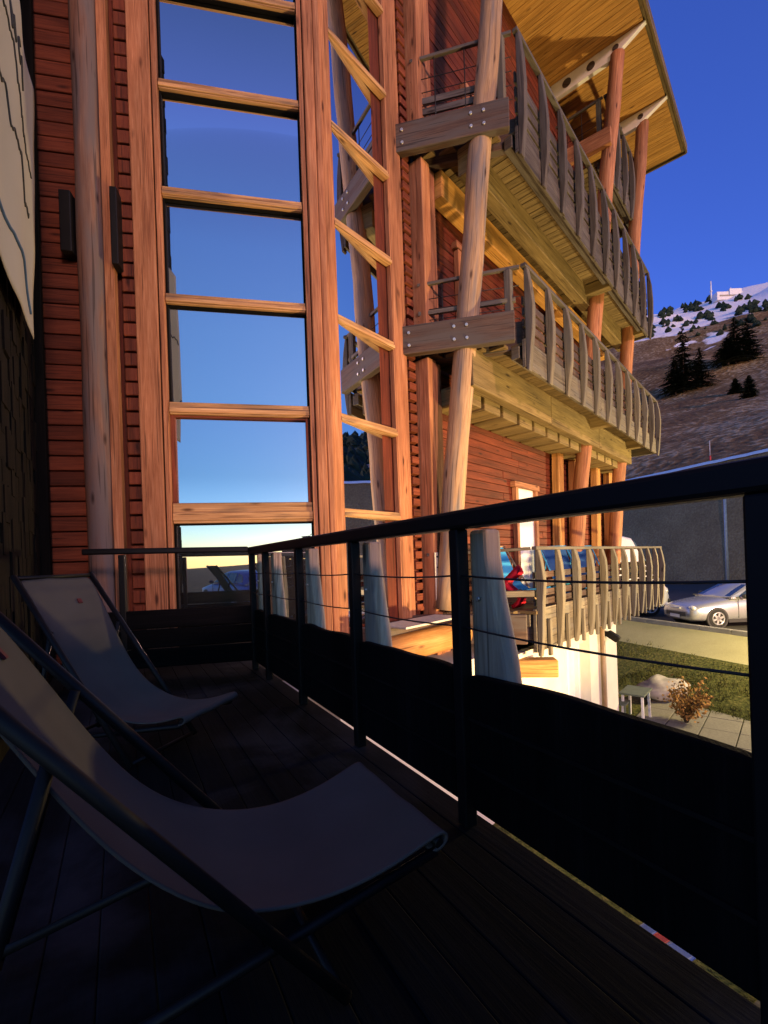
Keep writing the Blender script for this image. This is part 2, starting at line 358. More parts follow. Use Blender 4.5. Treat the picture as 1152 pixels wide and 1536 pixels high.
# left post, log, cladding strip
MB().obox(F(-1.815, 0.02, 3.6), EF, NF, Z, 0.225, 0.13, 14.4).build('post', 'pine_post', chalet, bevel=0.012)
lg = MB()
lg.tube([F(-2.335, 0.06, z) for z in [-3.7+0.6*k for k in range(25)]], [0.128+0.006*sin(k*1.7) for k in range(25)], 20, wob=0.012)
lg.build('log_column', 'log_grey', chalet)
ls = MB().obox(F(-2.155, 0.06, 3.6), EF, NF, Z, 0.095, 0.11, 14.4); ls.build('column_batten', 'pine_post', chalet, bevel=0.006)
bk = MB()
for s, wd_, ln_ in ((-2.52, 0.11, 0.62), (-2.07, 0.07, 0.80)): bk.obox(F(s, 0.11, 3.55), EF, NF, Z, wd_, 0.18, ln_)
bk.obox(F(-2.29, 0.0, 3.45), EF, NF, Z, 0.40, 0.12, 0.16)
bk.build('column_clamp', 'black_metal', chalet, bevel=0.01)
cl = MB(); c2 = MB(); z = -3.7
while z < Hroof:
    cl.obox(F(-1.995, 0.02+random.uniform(-.006, .006), z+0.085), EF, NF*0.985+Z*0.12, Z, 0.13, 0.06, 0.135)
    c2.obox(F(-2.78, 0.0+random.uniform(-.006, .006), z+0.085), EF, NF*0.985+Z*0.12, Z, 0.66, 0.05, 0.145)
    z += 0.158
cl.build('facade_cladding', 'red_cladding', chalet, bevel=0.01); c2.build('facade_cladding', 'red_cladding', chalet, bevel=0.01)
MB().obox(F(-2.5, -0.13, 3.6), EF, NF, Z, 1.4, 0.16, 14.5).build('facade_backing', 'red_cladding_dark', chalet)
# main corner post
mp_ = MB()
mp_.obox(F(-0.015, 0.03, 3.6), EF, NF, Z, 0.115, 0.16, 14.5)
mp_.obox(F(0.083, 0.018, 3.6), EF, NF, Z, 0.075, 0.16, 14.5)
mp_.obox(G(0.185, 0.01, 3.6), EG, NG, Z, 0.15, 0.12, 14.5)
mp_.build('corner_post', 'pine_post', chalet, bevel=0.014)
# --- glazed return (G) -------------------------------------------------
w = MB(); w.obox(G(0.85, -0.34, 4.0), EG, NG, Z, 1.1, 0.36, 13.8); w.build('window_core', 'interior', chalet)
for k, z in enumerate(TR):
    tg = MB()
    tg.obox(G(0.80, 0.0, z+0.02), EG, NG, Z, 1.06, 0.085, 0.105)
    tg.obox(G(0.80, 0.052, z+0.0), EG, NG, Z, 1.06, 0.02, 0.05)
    tg.build('transom', 'pine_transom', chalet, bevel=0.01)
for k in range(len(zs)-1):
    lo = zs[k]+0.074; hi = zs[k+1]-0.034
    p = MB().obox(G(0.80, -0.025, (lo+hi)/2), EG-NG*0.1, NG+EG*0.1, Z, 1.06, 0.014, hi-lo).build('window_pane', 'return_glass', chalet)
jb = MB(); jb.obox(G(0.275, 0.0, 4.5), EG, NG, Z, 0.02, 0.09, 10.8); jb.obox(G(1.327, 0.0, 4.5), EG, NG, Z, 0.02, 0.07, 10.8)
jb.build('window_jamb', 'pine_post', chalet)
# plank A, toothed strip, plank B
MB().obox(G(1.475, -0.02, 3.6), EG, NG, Z, 0.27, 0.12, 14.5).build('post', 'pine_post', chalet, bevel=0.012)
tt = MB(); z = -1.2
while z < Hroof:
    tt.obox(G(1.70, 0.02, z+0.06), EG, NG*0.98+Z*0.18, Z, 0.155, 0.09, 0.10); z += 0.150
tt.build('board_ends', 'red_cladding', chalet, bevel=0.008)
MB().obox(G(1.70, -0.06, 3.6), EG, NG, Z, 0.18, 0.06, 14.5).build('facade_backing', 'red_cladding_dark', chalet)
pb = MB()
for lo, hi in ((-3.7, 2.86), (3.29, 5.70), (6.12, 8.6), (9.0, 11.0)):
    pb.obox(G(1.90, 0.14, (lo+hi)/2), EG, NG, Z, 0.20, 0.24, hi-lo); pb.obox(G(2.085, 0.125, (lo+hi)/2), EG, NG, Z, 0.155, 0.22, hi-lo-0.02)
pb.build('post', 'pine_post', chalet, bevel=0.014)
pl = MB(); pl.obox(G(1.87, 0.27, -0.27), EG, NG, Z, 0.17, 0.012, 0.72); plate = pl.build('steel_plate', 'galvanised', chalet, bevel=0.004)
for zz in (-0.5, -0.32, -0.12, 0.03):
    for tt_ in (1.83, 1.91): MB().tube([G(tt_, 0.275, zz), G(tt_, 0.29, zz)], 0.012, 8).build('bolt', 'black_metal', plate)
# --- long wall behind the balconies (W) --------------------------------
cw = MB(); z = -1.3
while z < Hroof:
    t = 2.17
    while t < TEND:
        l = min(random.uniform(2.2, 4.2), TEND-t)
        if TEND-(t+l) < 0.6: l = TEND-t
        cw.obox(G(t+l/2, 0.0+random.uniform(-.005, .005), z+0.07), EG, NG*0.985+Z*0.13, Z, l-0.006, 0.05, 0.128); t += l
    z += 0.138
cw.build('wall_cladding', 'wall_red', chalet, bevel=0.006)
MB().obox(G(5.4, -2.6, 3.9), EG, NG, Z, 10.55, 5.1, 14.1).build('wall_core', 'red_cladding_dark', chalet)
# doors and window frames in that wall
def opening(t0, t1, z0, z1, name, fill):
    fr = MB(); wd = 0.11
    for t in (t0+wd/2, t1-wd/2): fr.obox(G(t, 0.075, (z0+z1)/2), EG, NG, Z, wd, 0.09, z1-z0)
    fr.obox(G((t0+t1)/2, 0.08, z1+wd/2), EG, NG, Z, t1-t0+0.12, 0.11, wd)
    d = fr.build(name, 'pine_post', chalet, bevel=0.008)
    MB().obox(G((t0+t1)/2, 0.045, (z0+z1)/2), EG, NG, Z, t1-t0-2*wd, 0.03, z1-z0).build('door_leaf' if 'door' in name else 'pane', fill, d)
    return d
opening(4.75, 5.75, -0.75, 1.32, 'balcony_door', 'white_frame')
opening(2.95, 3.65, 2.96, 5.0, 'balcony_door', 'red_cladding_dark')
opening(6.2, 7.2, 2.96, 5.0, 'balcony_door', 'mirror_glass')
opening(3.4, 4.4, 5.86, 7.9, 'balcony_door', 'red_cladding_dark')
opening(7.2, 8.6, 5.86, 7.9, 'balcony_door', 'mirror_glass')
# raking wall posts with a lit lamp on top of two of them
for t, lamp in ((6.75, True), (7.75, False), (9.35, True), (10.45, False)):
    p = MB().beam(G(t-0.12, 0.16, -0.75), G(t+0.05, 0.16, 2.33), 0.30, 0.16, NG).build('wall_post', 'orange_joist', chalet, bevel=0.012)
    if lamp:
        MB().obox(G(t, 0.20, 2.43), EG, NG, Z, 0.07, 0.06, 0.20).build('post_lamp', 'lamp_lit', p, bevel=0.008)
# --- leaning log poles -------------------------------------------------
def opole(z): return 0.37 + 0.10*(z+0.2)
poles = []
for t0, t1, zb, zt in ((1.93, 2.50, -0.72, 10.85), (7.0, 7.55, -0.72, 10.75), (10.0, 9.75, -0.72, 10.75)):
    pts = []; n = 24
    for k in range(n+1):
        q = k/n; z = zb+(zt-zb)*q; pts.append(G(t0+(t1-t0)*q + 0.012*sin(k*1.3), opole(z)+0.01*sin(k*0.9), z))
    pole = MB().tube(pts, [0.165-0.018*k/n+0.005*sin(k*2.1) for k in range(n+1)], 18, wob=0.01).build('log_pole', 'log_pole' if t0 < 3 else 'pine_post', chalet)
    poles.append(pole)
sh = MB()
for zz in (-0.36, -0.5): sh.tube([G(1.93, opole(zz)+0.12, zz), G(1.93, opole(zz)+0.20, zz)], 0.03, 10)
sh.build('base_bolts', 'bolt_steel', poles[0])

# --- balconies ---------------------------------------------------------
def fin(poly_h, z0, lowz):
    """outline (out, z) of a sabre shaped baluster board"""
    h = poly_h
    return [(0.0, lowz), (0.04, lowz-0.02), (0.075, lowz+0.22), (0.105, z0+0.12), (0.115, z0+h*0.45), (0.095, z0+h*0.75), (0.05, z0+h-0.02), (0.0, z0+h-0.02)]
def balcony(z0, t0, t1, rail, lowz, OUT=1.36, oblique=True, wm='weathered', step=0.74, slats=4, endrail=True, wires=True, rimh=None):
    fl = MB(); t = (1.80 if oblique else t0); 
    while t < t1-0.02:
        om = OUT-0.03
        if oblique and t < t0: om = max(0.15, (t-1.76)/0.545)
        fl.obox(G(t+0.07, (0.06+om)/2, z0-0.03+random.uniform(-.003, .003)), EG, NG, Z, 0.132, om-0.06, 0.045); t += 0.145
    b = fl.build('balcony', 'balcony_floor', chalet, bevel=0.005)
    rm = MB()
    seg = t0
    while seg < t1:
        l = min(3.3, t1-seg)
        rm.obox(G(seg+l/2, OUT+0.005, (lowz+z0+0.02)/2), EG, NG, Z, l-0.008, 0.05, z0+0.02-lowz); seg += l
    rm.obox(G((t0+t1)/2, OUT-0.12, z0-0.14), EG, NG, Z, t1-t0, 0.12, 0.17)
    rm.obox(G(t1-0.03, OUT/2, (lowz+z0)/2), EG, NG, Z, 0.05, OUT-0.06, z0-lowz-0.03)
    rm.build('rim_board', wm, b, bevel=0.008)
    sl = MB()
    top = z0+(rail-z0)*0.56
    for k in range(slats):
        zz = z0+0.10+(top-z0-0.10)*k/(slats-1)
        sl.obox(G((t0+t1)/2, OUT-0.005+random.uniform(-.004, .004), zz), EG, NG, Z, t1-t0-0.06, 0.028, (top-z0-0.10)/(slats-1)*0.72)
    sl.build('slats', 'weathered_dark' if wm == 'weathered_dark' else 'beam_wood', b, bevel=0.004)
    n = max(2, round((t1-t0)/step))
    for k in range(n+1):
        t = t0+0.06+(t1-t0-0.12)*k/n
        wd = random.uniform(0.095, 0.135)
        poly = [(x*random.uniform(0.92, 1.08), zz) for x, zz in fin(rail-z0, z0, lowz-0.04)]
        MB().prism(poly, G(t-wd/2, OUT+0.032, 0), NG, Z, EG*wd).build('baluster', wm, b, bevel=0.012)
    tr = MB(); tr.beam(G(t0-0.03, OUT+0.045, rail), G(t1+0.02, OUT+0.045, rail), 0.075, 0.05)
    if endrail:
        e0 = G(1.80, 0.12, rail-0.04) if oblique else G(t0, 0.1, rail); tr.beam(e0, G(t0-0.02, OUT-0.01, rail-0.004), 0.05, 0.045)
        e1 = G(1.80, 0.12, rail-0.42) if oblique else G(t0, 0.1, rail-0.4)
        tr.beam(G(t1-0.03, 0.1, rail), G(t1-0.03, OUT, rail-0.004), 0.05, 0.045)
    tr.build('top_rail', 'weathered_dark', b, bevel=0.008)
    if endrail and wires:
        wr = MB()
        a0, a1 = (V((1.80, 0.12, 0)), V((t0-0.02, OUT-0.02, 0))) if oblique else (V((t0, 0.1, 0)), V((t0, OUT, 0)))
        for zz in (0.30, 0.45, 0.60, 0.75):
            zz = z0+(rail-z0)*zz
            wr.tube([G(a0.x, a0.y, zz), G(a1.x, a1.y, zz)], 0.006, 6)
        for q in (0.25, 0.55):
            t, o = a0.x+(a1.x-a0.x)*q, a0.y+(a1.y-a0.y)*q
            wr.tube([G(t, o, z0), G(t, o, rail-0.05)], 0.008, 6)
        wr.build('wire_infill', 'cable_metal', b)
        ep = MB(); q = 0.90; t, o = a0.x+(a1.x-a0.x)*q, a0.y+(a1.y-a0.y)*q
        ep.obox(G(t, o, (z0+rail)/2+0.1), EG, NG, Z, 0.09, 0.10, rail-z0-0.26)
        ep.build('end_post', 'weathered', b, bevel=0.012)
    return b
def crossbeams(z, hgt, ts, olen, base, bolts=True, mat='beam_wood', slant=0.545, t_is=1.76):
    for q, dt in enumerate(ts):
        c = MB().beam(G(t_is+dt, 0.0, z), G(t_is+dt+slant*olen, olen, z), 0.12, hgt).build('cross_beam', mat, base, bevel=0.014)
        if bolts and q == 0:
            bm_ = MB(); u = (EG*slant+NG).normalized(); out = u.cross(Z).normalized()
            if out.dot(V((0, -1, 0))) < 0: out = -out
            for s in (0.09, opole(z)-0.06, opole(z)+0.09):
                for zz in (z-hgt*0.22, z+hgt*0.22):
                    p = G(t_is+dt+slant*s, s, zz)+out*0.058; bm_.tube([p, p+out*0.02], 0.02, 10)
            bm_.build('bolts', 'bolt_steel', c)
# level 1
b1 = balcony(2.95, 2.50, 10.55, 3.95, 2.58)
crossbeams(3.07, 0.40, (-0.19, 0.20), 1.34, b1)
# level 2
b2 = balcony(5.86, 2.50, 10.1, 7.15, 5.52, wm='weathered_dark')
crossbeams(5.90, 0.40, (-0.19, 0.20), 1.36, b2)
es = MB()
for k in range(3):
    es.beam(G(1.82, 0.12, 6.22+0.15*k), G(2.44, 1.25, 6.22+0.15*k), 0.03, 0.09)
es.build('end_slats', 'weathered_dark', b2, bevel=0.006)
MB().beam(G(1.80, 0.12, 3.50), G(2.44, 1.30, 3.50), 0.05, 0.06).build('end_slats', 'weathered', b1, bevel=0.006)
# level 3
b3 = balcony(8.78, 7.55, 10.2, 10.05, 8.42, OUT=1.16, oblique=False, wm='weathered_dark', slats=4)
crossbeams(8.92, 0.36, (5.25,), 1.36, b3, bolts=False, mat='pine_post', slant=0.06, t_is=1.95)
# ground level terrace of the chalet
b0 = balcony(-0.76, 2.55, 10.4, 0.10, -1.34, slats=4, wires=False)
crossbeams(-0.98, 0.40, (-0.19, 0.20), 1.36, b0)
MB().beam(G(2.30, 1.0, -0.52), G(2.55, 1.36, -0.52), 0.16, 0.08).build('end_slats', 'weathered', b0)
for k in range(11): MB().obox(G(2.92+0.70*k, 1.425, -1.17), EG, NG, Z, 0.07, 0.05, 0.52).build('fascia_batten', 'weathered', b0, bevel=0.01)
# beams running along under the upper balconies
db = MB(); seg = 2.05
while seg < 10.3:
    l = min(2.75, 10.3-seg); db.obox(G(seg+l/2, 0.75, 2.63), EG, NG, Z, l-0.012, 0.16, 0.53); seg += l
db.build('edge_beam', 'beam_yellow', chalet, bevel=0.01)
for z in (5.62,):
    MB().obox(G(6.2, 0.72, z), EG, NG, Z, 8.0, 0.22, 0.40).build('edge_beam', 'beam_yellow', chalet, bevel=0.014)
    MB().obox(G(6.2, 0.22, z-0.1), EG, NG, Z, 8.0, 0.22, 0.40).build('edge_beam', 'soffit_board', chalet, bevel=0.014)
jo = MB(); t = 2.4
while t < 10.2:
    jo.obox(G(t, 0.33, 2.36+0.0), EG, NG, Z, 0.50, 0.56, 0.26); t += 0.60
jo.build('joist_ends', 'beam_yellow', chalet, bevel=0.014)
for t in (7.05, 9.9):
    for z in (2.80, 5.68): MB().obox(G(t, 0.66, z), EG, NG, Z, 0.22, 1.3, 0.21).build('bearer', 'beam_yellow', chalet, bevel=0.012)
# pile of beam ends at the foot of the corner
be = MB()
be.beam(G(0.25, 0.42, -0.88), G(1.75, 0.42, -0.88), 0.34, 0.22); be.build('sill_beam', 'beam_wood', chalet, bevel=0.02)
MB().obox(G(0.95, 0.64, -0.755), EG, NG, Z, 1.15, 0.42, 0.025).build('lead_flashing', 'galvanised', chalet, bevel=0.006)
MB().tube([G(0.1, 0.62, -1.02), G(0.9, 0.66, -1.02), G(1.72, 0.72, -1.00)], [0.15, 0.16, 0.165], 16, wob=0.03).build('sill_log', 'orange_joist', chalet)
MB().beam(G(1.85, 0.2, -1.56), G(2.80, 1.55, -1.56), 0.24, 0.24).build('jetty_beam', 'orange_joist', chalet, bevel=0.02)
# --- white lower storey ------------------------------------------------
lw_ = MB()
lw_.obox(G(3.25, 0.95, -2.56), EG, NG, Z, 1.9, 0.4, 2.38)
lw_.obox(G(5.65, 0.95, -2.56), EG, NG, Z, 0.45, 0.4, 2.38)
lw_.obox(G(6.75, 0.955, -2.56), EG, NG, Z, 0.75, 0.4, 2.38)
lw_.obox(G(4.8, 0.83, -1.52), EG, NG, Z, 5.0, 0.40, 0.3)
lw_.obox(G(6.15, 0.83, -2.56), EG, NG, Z, 0.8, 0.36, 2.38)
lw_.obox(G(3.2, -1.2, -2.56), EG, NG, Z, 7.6, 4.0, 2.40)
lwall = lw_.build('lower_wall', 'plaster', chalet)
wf = MB()
for t in (4.26, 4.84, 5.40): wf.obox(G(t, 0.90, -2.62), EG, NG, Z, 0.10, 0.12, 2.0)
lwin = wf.build('lower_window', 'white_frame', chalet, bevel=0.008)
MB().obox(G(4.83, 0.86, -2.62), EG, NG, Z, 1.2, 0.03, 2.0).build('pane', 'white_frame', lwin)
MB().tube([G(6.05, 1.19, -1.36), G(6.05, 1.19, -3.72)], 0.045, 10).build('downpipe', 'tan_pipe', chalet)
wl = MB(); wl.obox(G(6.32, 1.20, -1.62), EG, NG, Z, 0.10, 0.10, 0.10); wl.beam(G(6.32, 1.22, -1.60), G(6.30, 1.42, -1.72), 0.13, 0.13)
wl.build('wall_spotlight', 'black_metal', chalet, bevel=0.015)
# --- roof --------------------------------------------------------------
rf = MB(); t = -3.0
while t < 11.75:
    rf.obox(G(t+0.06, -1.5, Hroof+0.02+random.uniform(-.002, .002)), EG, NG, Z, 0.116, 7.0, 0.03); t += 0.121
roof = rf.build('roof', 'soffit_board', chalet, bevel=0.004)
MB().obox(G(4.4, -1.5, Hroof+0.16), EG, NG, Z, 14.9, 7.16, 0.22).build('roof_slab', 'balcony_floor', roof)
ed = MB(); ed.obox(G(4.4, 2.10, Hroof+0.10), EG, NG, Z, 14.95, 0.05, 0.24); ed.obox(G(11.88, -1.5, Hroof+0.10), EG, NG, Z, 0.05, 7.2, 0.24)
ed.build('fascia_board', 'balcony_floor', roof, bevel=0.006)
for t in (2.45, 7.5, 9.65):
    poly = [(0.05, 0), (0.05, -0.36), (1.35, -0.34), (2.04, -0.02), (2.04, 0)]
    bkt = MB().prism(poly, G(t-0.05, 0, Hroof-0.005), NG, Z, EG*0.10).build('gusset', 'white_bracket', roof, bevel=0.008)
    for o, r in ((0.42, 0.10), (0.95, 0.09), (1.46, 0.065)):
        hl = MB(); hl.tube([G(t-0.056, o, Hroof-0.18+0.03*(o > 1.2)), G(t+0.056, o, Hroof-0.18+0.03*(o > 1.2))], r, 18)
        hl.build('gusset_hole', 'beam_wood', bkt)
up = MB(); up.obox(G(1.75, 0.0, 10.0), EG, NG, Z, 0.6, 0.1, 1.9)

# ================================================================== OUR TERRACE
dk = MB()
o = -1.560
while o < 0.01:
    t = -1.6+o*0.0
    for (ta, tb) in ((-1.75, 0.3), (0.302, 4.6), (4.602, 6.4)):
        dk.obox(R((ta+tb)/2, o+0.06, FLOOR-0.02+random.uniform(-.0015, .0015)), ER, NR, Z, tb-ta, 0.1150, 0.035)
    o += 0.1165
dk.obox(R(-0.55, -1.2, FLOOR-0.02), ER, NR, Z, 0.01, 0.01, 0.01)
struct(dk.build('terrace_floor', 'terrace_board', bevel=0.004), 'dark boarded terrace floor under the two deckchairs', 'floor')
sb = MB()
for t in (-1.2, 0.4, 2.0, 3.6, 5.2): sb.obox(R(t, -0.82, FLOOR-0.15), NR, ER, Z, 1.62, 0.10, 0.20)
for t in (-1.0, 2.0, 5.0):
    for o in (-1.4, -0.2): sb.obox(R(t, o, -2.45), ER, NR, Z, 0.16, 0.16, 2.4)
struct(sb.build('terrace_frame', 'black_stain'), 'dark timber frame carrying the terrace floor', 'frame')

rl = thing('terrace_railing', R(0, 0, FLOOR), 'black terrace railing with solid lower boards, thin cables and weathered wooden slabs', 'railing')
trl = MB(); trl.beam(R(-0.02, 0.0, 0.130), R(5.45, 0.0, 0.130), 0.065, 0.064)
trl.beam(F(-2.1, 1.147, 0.158), F(-0.775, 1.147, 0.143), 0.05, 0.05)
trl.build('handrail', 'rail_black', rl, bevel=0.012)
PT = [0.0, 0.44, 1.24, 2.07, 2.90, 3.803, 4.60, 5.40]
for k, t in enumerate(PT):
    wdt = 0.048 if t != 3.803 else 0.095
    MB().obox(R(t, 0.0, (FLOOR+0.098)/2), ER, NR, Z, wdt, 0.05, 0.098-FLOOR).build('post', 'rail_black', rl, bevel=0.006)
for s in (-1.80,):
    MB().obox(F(s, 1.147, (FLOOR+0.13)/2), EF, NF, Z, 0.05, 0.05, 0.12-FLOOR).build('post', 'rail_black', rl, bevel=0.006)
cab = MB()
for z in (-0.06, -0.235):
    for k in range(len(PT)-1):
        a, b_ = PT[k], PT[k+1]; pts = []
        for q in range(7):
            x = q/6; pts.append(R(a+(b_-a)*x, -0.005, z-0.012*4*x*(1-x)))
        cab.tube(pts, 0.0035, 6)
cab.build('cable', 'cable_metal', rl)
# solid boards with a wavy natural upper edge
for k in range(len(PT)-1):
    a, b_ = PT[k]+0.026, PT[k+1]-0.026; poly = [(a, -0.855), (b_, -0.855)]; n = 16
    for q in range(n+1):
        x = q/n; e = min(x, 1-x)
        poly.append((b_+(a-b_)*x, -0.385 + 0.012*noise.noise(V((x*3+k*7, 0.3, 0))) - 0.013*exp(-e*18)))
    pn = MB(); pn.prism(poly, A0 + NR*0.0, ER, Z, NR*0.038)
    p = pn.build('lower_panel', 'black_stain', rl, bevel=0.008)
    gr = MB()
    for zz in (-0.70, -0.545): gr.obox(R((a+b_)/2, -0.004, zz), ER, NR, Z, b_-a-0.01, 0.008, 0.012)
    gr.build('board_joint', 'rail_black', p)
pn = MB()
for k in range(3): pn.obox(F(-1.42, 1.15, -0.43-0.165*k), EF, NF, Z, 1.33, 0.036, 0.158)
pn.build('lower_panel', 'black_stain', rl, bevel=0.012)
# weathered slabs bolted outside each post
for k, t in enumerate(PT):
    if k == 0: tw, bw = 0.03, 0.05
    else: tw, bw = 0.068, 0.15
    if k == 5: tw, bw = 0.02, 0.03
    poly = [(0.0, 0.095), (tw, 0.095), (tw*1.05, 0.0), (tw+0.3*(bw-tw), -0.13), (tw+0.55*(bw-tw), -0.22), (bw*0.92, -0.33), (bw, -0.42), (bw, -0.85), (-0.02, -0.85), (-0.02, 0.095)]
    poly = [(x+0.026, z) for x, z in poly]
    s = MB().prism(poly, A0+ER*t+NR*0.040, ER, Z, NR*0.07).build('wooden_slab', 'slab_wood', rl, bevel=0.014)
    bb = MB(); bb.tube([R(t+0.055, 0.028, -0.14), R(t+0.055, 0.041, -0.14)], 0.007, 8); bb.build('bolt', 'bolt_steel', s)

# dark wing wall to the left of the terrace with a painted cloth on it
WO = -1.69
sw = thing('wing_wall', R(-0.4, WO-0.2, FLOOR), 'dark shingled wall along the left side of the terrace', 'wall')
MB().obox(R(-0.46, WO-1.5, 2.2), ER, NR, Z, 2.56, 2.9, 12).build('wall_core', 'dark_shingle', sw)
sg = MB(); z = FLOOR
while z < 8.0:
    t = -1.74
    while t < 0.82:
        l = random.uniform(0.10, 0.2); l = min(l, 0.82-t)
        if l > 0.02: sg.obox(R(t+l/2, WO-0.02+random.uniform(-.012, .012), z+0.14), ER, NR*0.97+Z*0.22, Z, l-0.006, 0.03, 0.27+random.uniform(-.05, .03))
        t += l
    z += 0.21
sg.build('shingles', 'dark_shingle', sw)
MB().obox(R(-1.52, WO+0.02, 3.3), ER, NR, Z, 0.13, 0.11, 8.4).build('edge_board', 'black_stain', sw, bevel=0.01)
bn = thing('cloth_banner', R(-0.3, WO+0.09, 2.2), 'pale cloth banner with wavy black and blue lines and hand lettering on the dark wall', 'banner')
rows = []
def bz(u, w_):
    tr_ = -0.82-0.54*w_-0.06*sin(w_*pi)
    return tr_+(0.80-tr_)*u, 2.03+2.66*w_+(0.03*sin(u*9) if w_ < 0.03 else 0)
def bo(t, z): return WO+0.075+0.012*sin(t*6+z)+0.018*noise.noise(V((t*1.8, z*1.6, 1)))
for i in range(31):
    row = []
    for j in range(41):
        t, z = bz(i/30, j/40); row.append(R(t, bo(t, z), z))
    rows.append(row)
MB().grid(rows).build('cloth', 'banner_cloth', bn, solid=0.006)
def draw(pts, r, mat):
    pts2 = []
    for (t0, z0), (t1, z1) in zip(pts, pts[1:]):
        n_ = max(1, int(sqrt((t1-t0)**2+(z1-z0)**2)/0.03))
        for k in range(n_): pts2.append((t0+(t1-t0)*k/n_, z0+(z1-z0)*k/n_))
    pts2.append(pts[-1])
    MB().tube([R(t, bo(t, z)+0.006, z) for t, z in pts2], r, 6).build('drawn_line', mat, bn)
def wig(pts, amp, f, ph):
    out = []
    for (t0, z0), (t1, z1) in zip(pts, pts[1:]):
        for k in range(14):
            q = k/14; t = t0+(t1-t0)*q; out.append((t, z0+(z1-z0)*q+amp*(sin(t*f+ph)+0.7*sin(t*f*2.7)+noise.noise(V((t*14, ph, 0))))))
    return out+[pts[-1]]
draw(wig([(0.75, 3.50), (0.46, 3.60), (0.36, 3.38), (0.05, 3.45), (-0.04, 3.27), (-0.38, 3.28), (-0.61, 3.12), (-0.90, 3.17)], 0.022, 30, 0), 0.009, 'ink_black')
draw(wig([(0.75, 4.02), (0.30, 3.92), (0.07, 4.04), (-0.18, 4.00), (-0.30, 3.82), (-0.50, 3.72), (-0.80, 3.70), (-1.05, 3.60)], 0.018, 34, 2), 0.008, 'ink_black')
draw(wig([(0.78, 2.60), (0.60, 2.46), (0.46, 2.42), (0.12, 2.40), (-0.30, 2.44), (-0.50, 2.34), (-0.72, 2.20)], 0.006, 9, 1), 0.013, 'ink_blue')
x0 = -0.18
for strokes in ([[(0, 0), (0, 1), (.6, 0), (.6, 1)]], [[(.6, .85), (.3, 1), (0, .7), (0, .3), (.3, 0), (.6, .15)]], [[(.55, 1), (0, 1), (0, 0), (.55, 0)], [(0, .5), (.4, .5)]]):   # hand lettering along the top
    for st_ in strokes: draw([(x0-a*0.17, 4.10+b_*0.20) for a, b_ in st_], 0.010, 'ink_black')
    x0 -= 0.22
# low dark wall added behind the camera to keep sun off the deckchairs
rw = thing('added_rear_wall', R(5.55, -0.78, FLOOR), 'low black boarded wall added at the back end of the terrace to block the sun', 'wall')
rb = MB()
for k in range(8): rb.obox(R(5.55, -0.78, FLOOR+0.075+0.16*k), NR, ER, Z, 1.75, 0.04, 0.155)
rb.build('boards', 'black_stain', rw, bevel=0.008)
for o in (-1.55, -0.78, 0.02): MB().obox(R(5.62, o, FLOOR+0.64), NR, ER, Z, 0.09, 0.09, 1.28).build('post', 'black_stain', rw)
MB().obox(R(5.55, -0.78, FLOOR+1.30), NR, ER, Z, 1.8, 0.12, 0.04).build('coping', 'rail_black', rw, bevel=0.008)

# ================================================================== DECKCHAIRS
def make_chair(label, group, canvas, timber, width=0.50, emblem=True):
    c = thing('deckchair', (0, 0, 0), label, 'deckchair', group, local=True); hw = width/2; r = 0.0115
    prof = [(-.445, .885), (-.40, .835), (-.335, .735), (-.25, .585), (-.165, .44), (-.08, .335), (.02, .262), (.14, .216), (.27, .205), (.40, .222), (.50, .252), (.535, .262), (.548, .245), (.535, .225), (.50, .218)]
    rows = []
    n = 14
    for k, (x, z) in enumerate(prof):
        row = []
        q = k/(len(prof)-1)
        for j in range(n+1):
            v = j/n*2-1
            sag = 0.022*(1-v*v)*sin(pi*min(1, q*1.15))
            pull = 0.93 - 0.06*sin(pi*min(1, q*1.3))
            x2 = x + (0.035*(v*v) if 10 <= k else 0)*0.0
            row.append(V((x2, v*hw*pull, z-sag+0.009*noise.noise(V((x*9, v*1.6, 0.5)))+0.004*noise.noise(V((x*24, v*5, 2.5))))))
        rows.append(row)
    fb = MB().grid(rows).build('canvas_seat', canvas, c, solid=0.006)
    sub = fb.modifiers.new('Sub', 'SUBSURF'); sub.levels = 1; sub.render_levels = 2
    fb.modifiers.move(1, 0)
    for s in (-1, 1):
        MB().tube([(-.455, s*(hw+0.004), .905), (.255, s*(hw+0.004), .012)], r*1.25, 10).build('long_rail', timber, c)
        MB().tube([(-.405, s*(hw-0.02), .012), (-.235, s*(hw-0.012), .625)], r, 10).build('prop_leg', timber, c)
        MB().tube([(-.39, s*(hw-0.04), .06), (.515, s*(hw-0.03), .212)], r, 10).build('seat_rail', timber, c)
    cb_ = MB(); cb_.tube([(-.45, -hw, .895), (-.45, hw, .895)], r, 10); cb_.build('top_bar', timber, c)
    MB().tube([(.522, -hw+0.02, .232), (.522, hw-0.02, .232)], r, 10).build('front_bar', timber, c)
    MB().tube([(.245, -hw, .022), (.245, hw, .022)], r*0.9, 10).build('foot_bar', timber, c)
    MB().tube([(-.40, -hw, .03), (-.40, hw, .03)], r*0.9, 10).build('foot_bar', timber, c)
    if emblem:
        MB().obox((-.345, hw*0.25, .758), V((0.55, 0, -0.83)), V((0, 1, 0)), V((0.83, 0, 0.55)), 0.028, 0.022, 0.006).build('emblem', 'emblem_red', c)
    return c
def put(o, p, ang): o.location = p; o.rotation_euler = (0, 0, ang)
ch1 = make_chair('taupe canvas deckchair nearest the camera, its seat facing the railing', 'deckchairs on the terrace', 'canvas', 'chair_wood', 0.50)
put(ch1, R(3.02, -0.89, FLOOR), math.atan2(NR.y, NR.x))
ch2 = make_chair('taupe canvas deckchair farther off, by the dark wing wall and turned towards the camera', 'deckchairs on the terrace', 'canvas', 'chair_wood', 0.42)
f2 = ER*0.73+NR*0.68; put(ch2, R(1.40, -1.02, FLOOR), math.atan2(f2.y, f2.x))
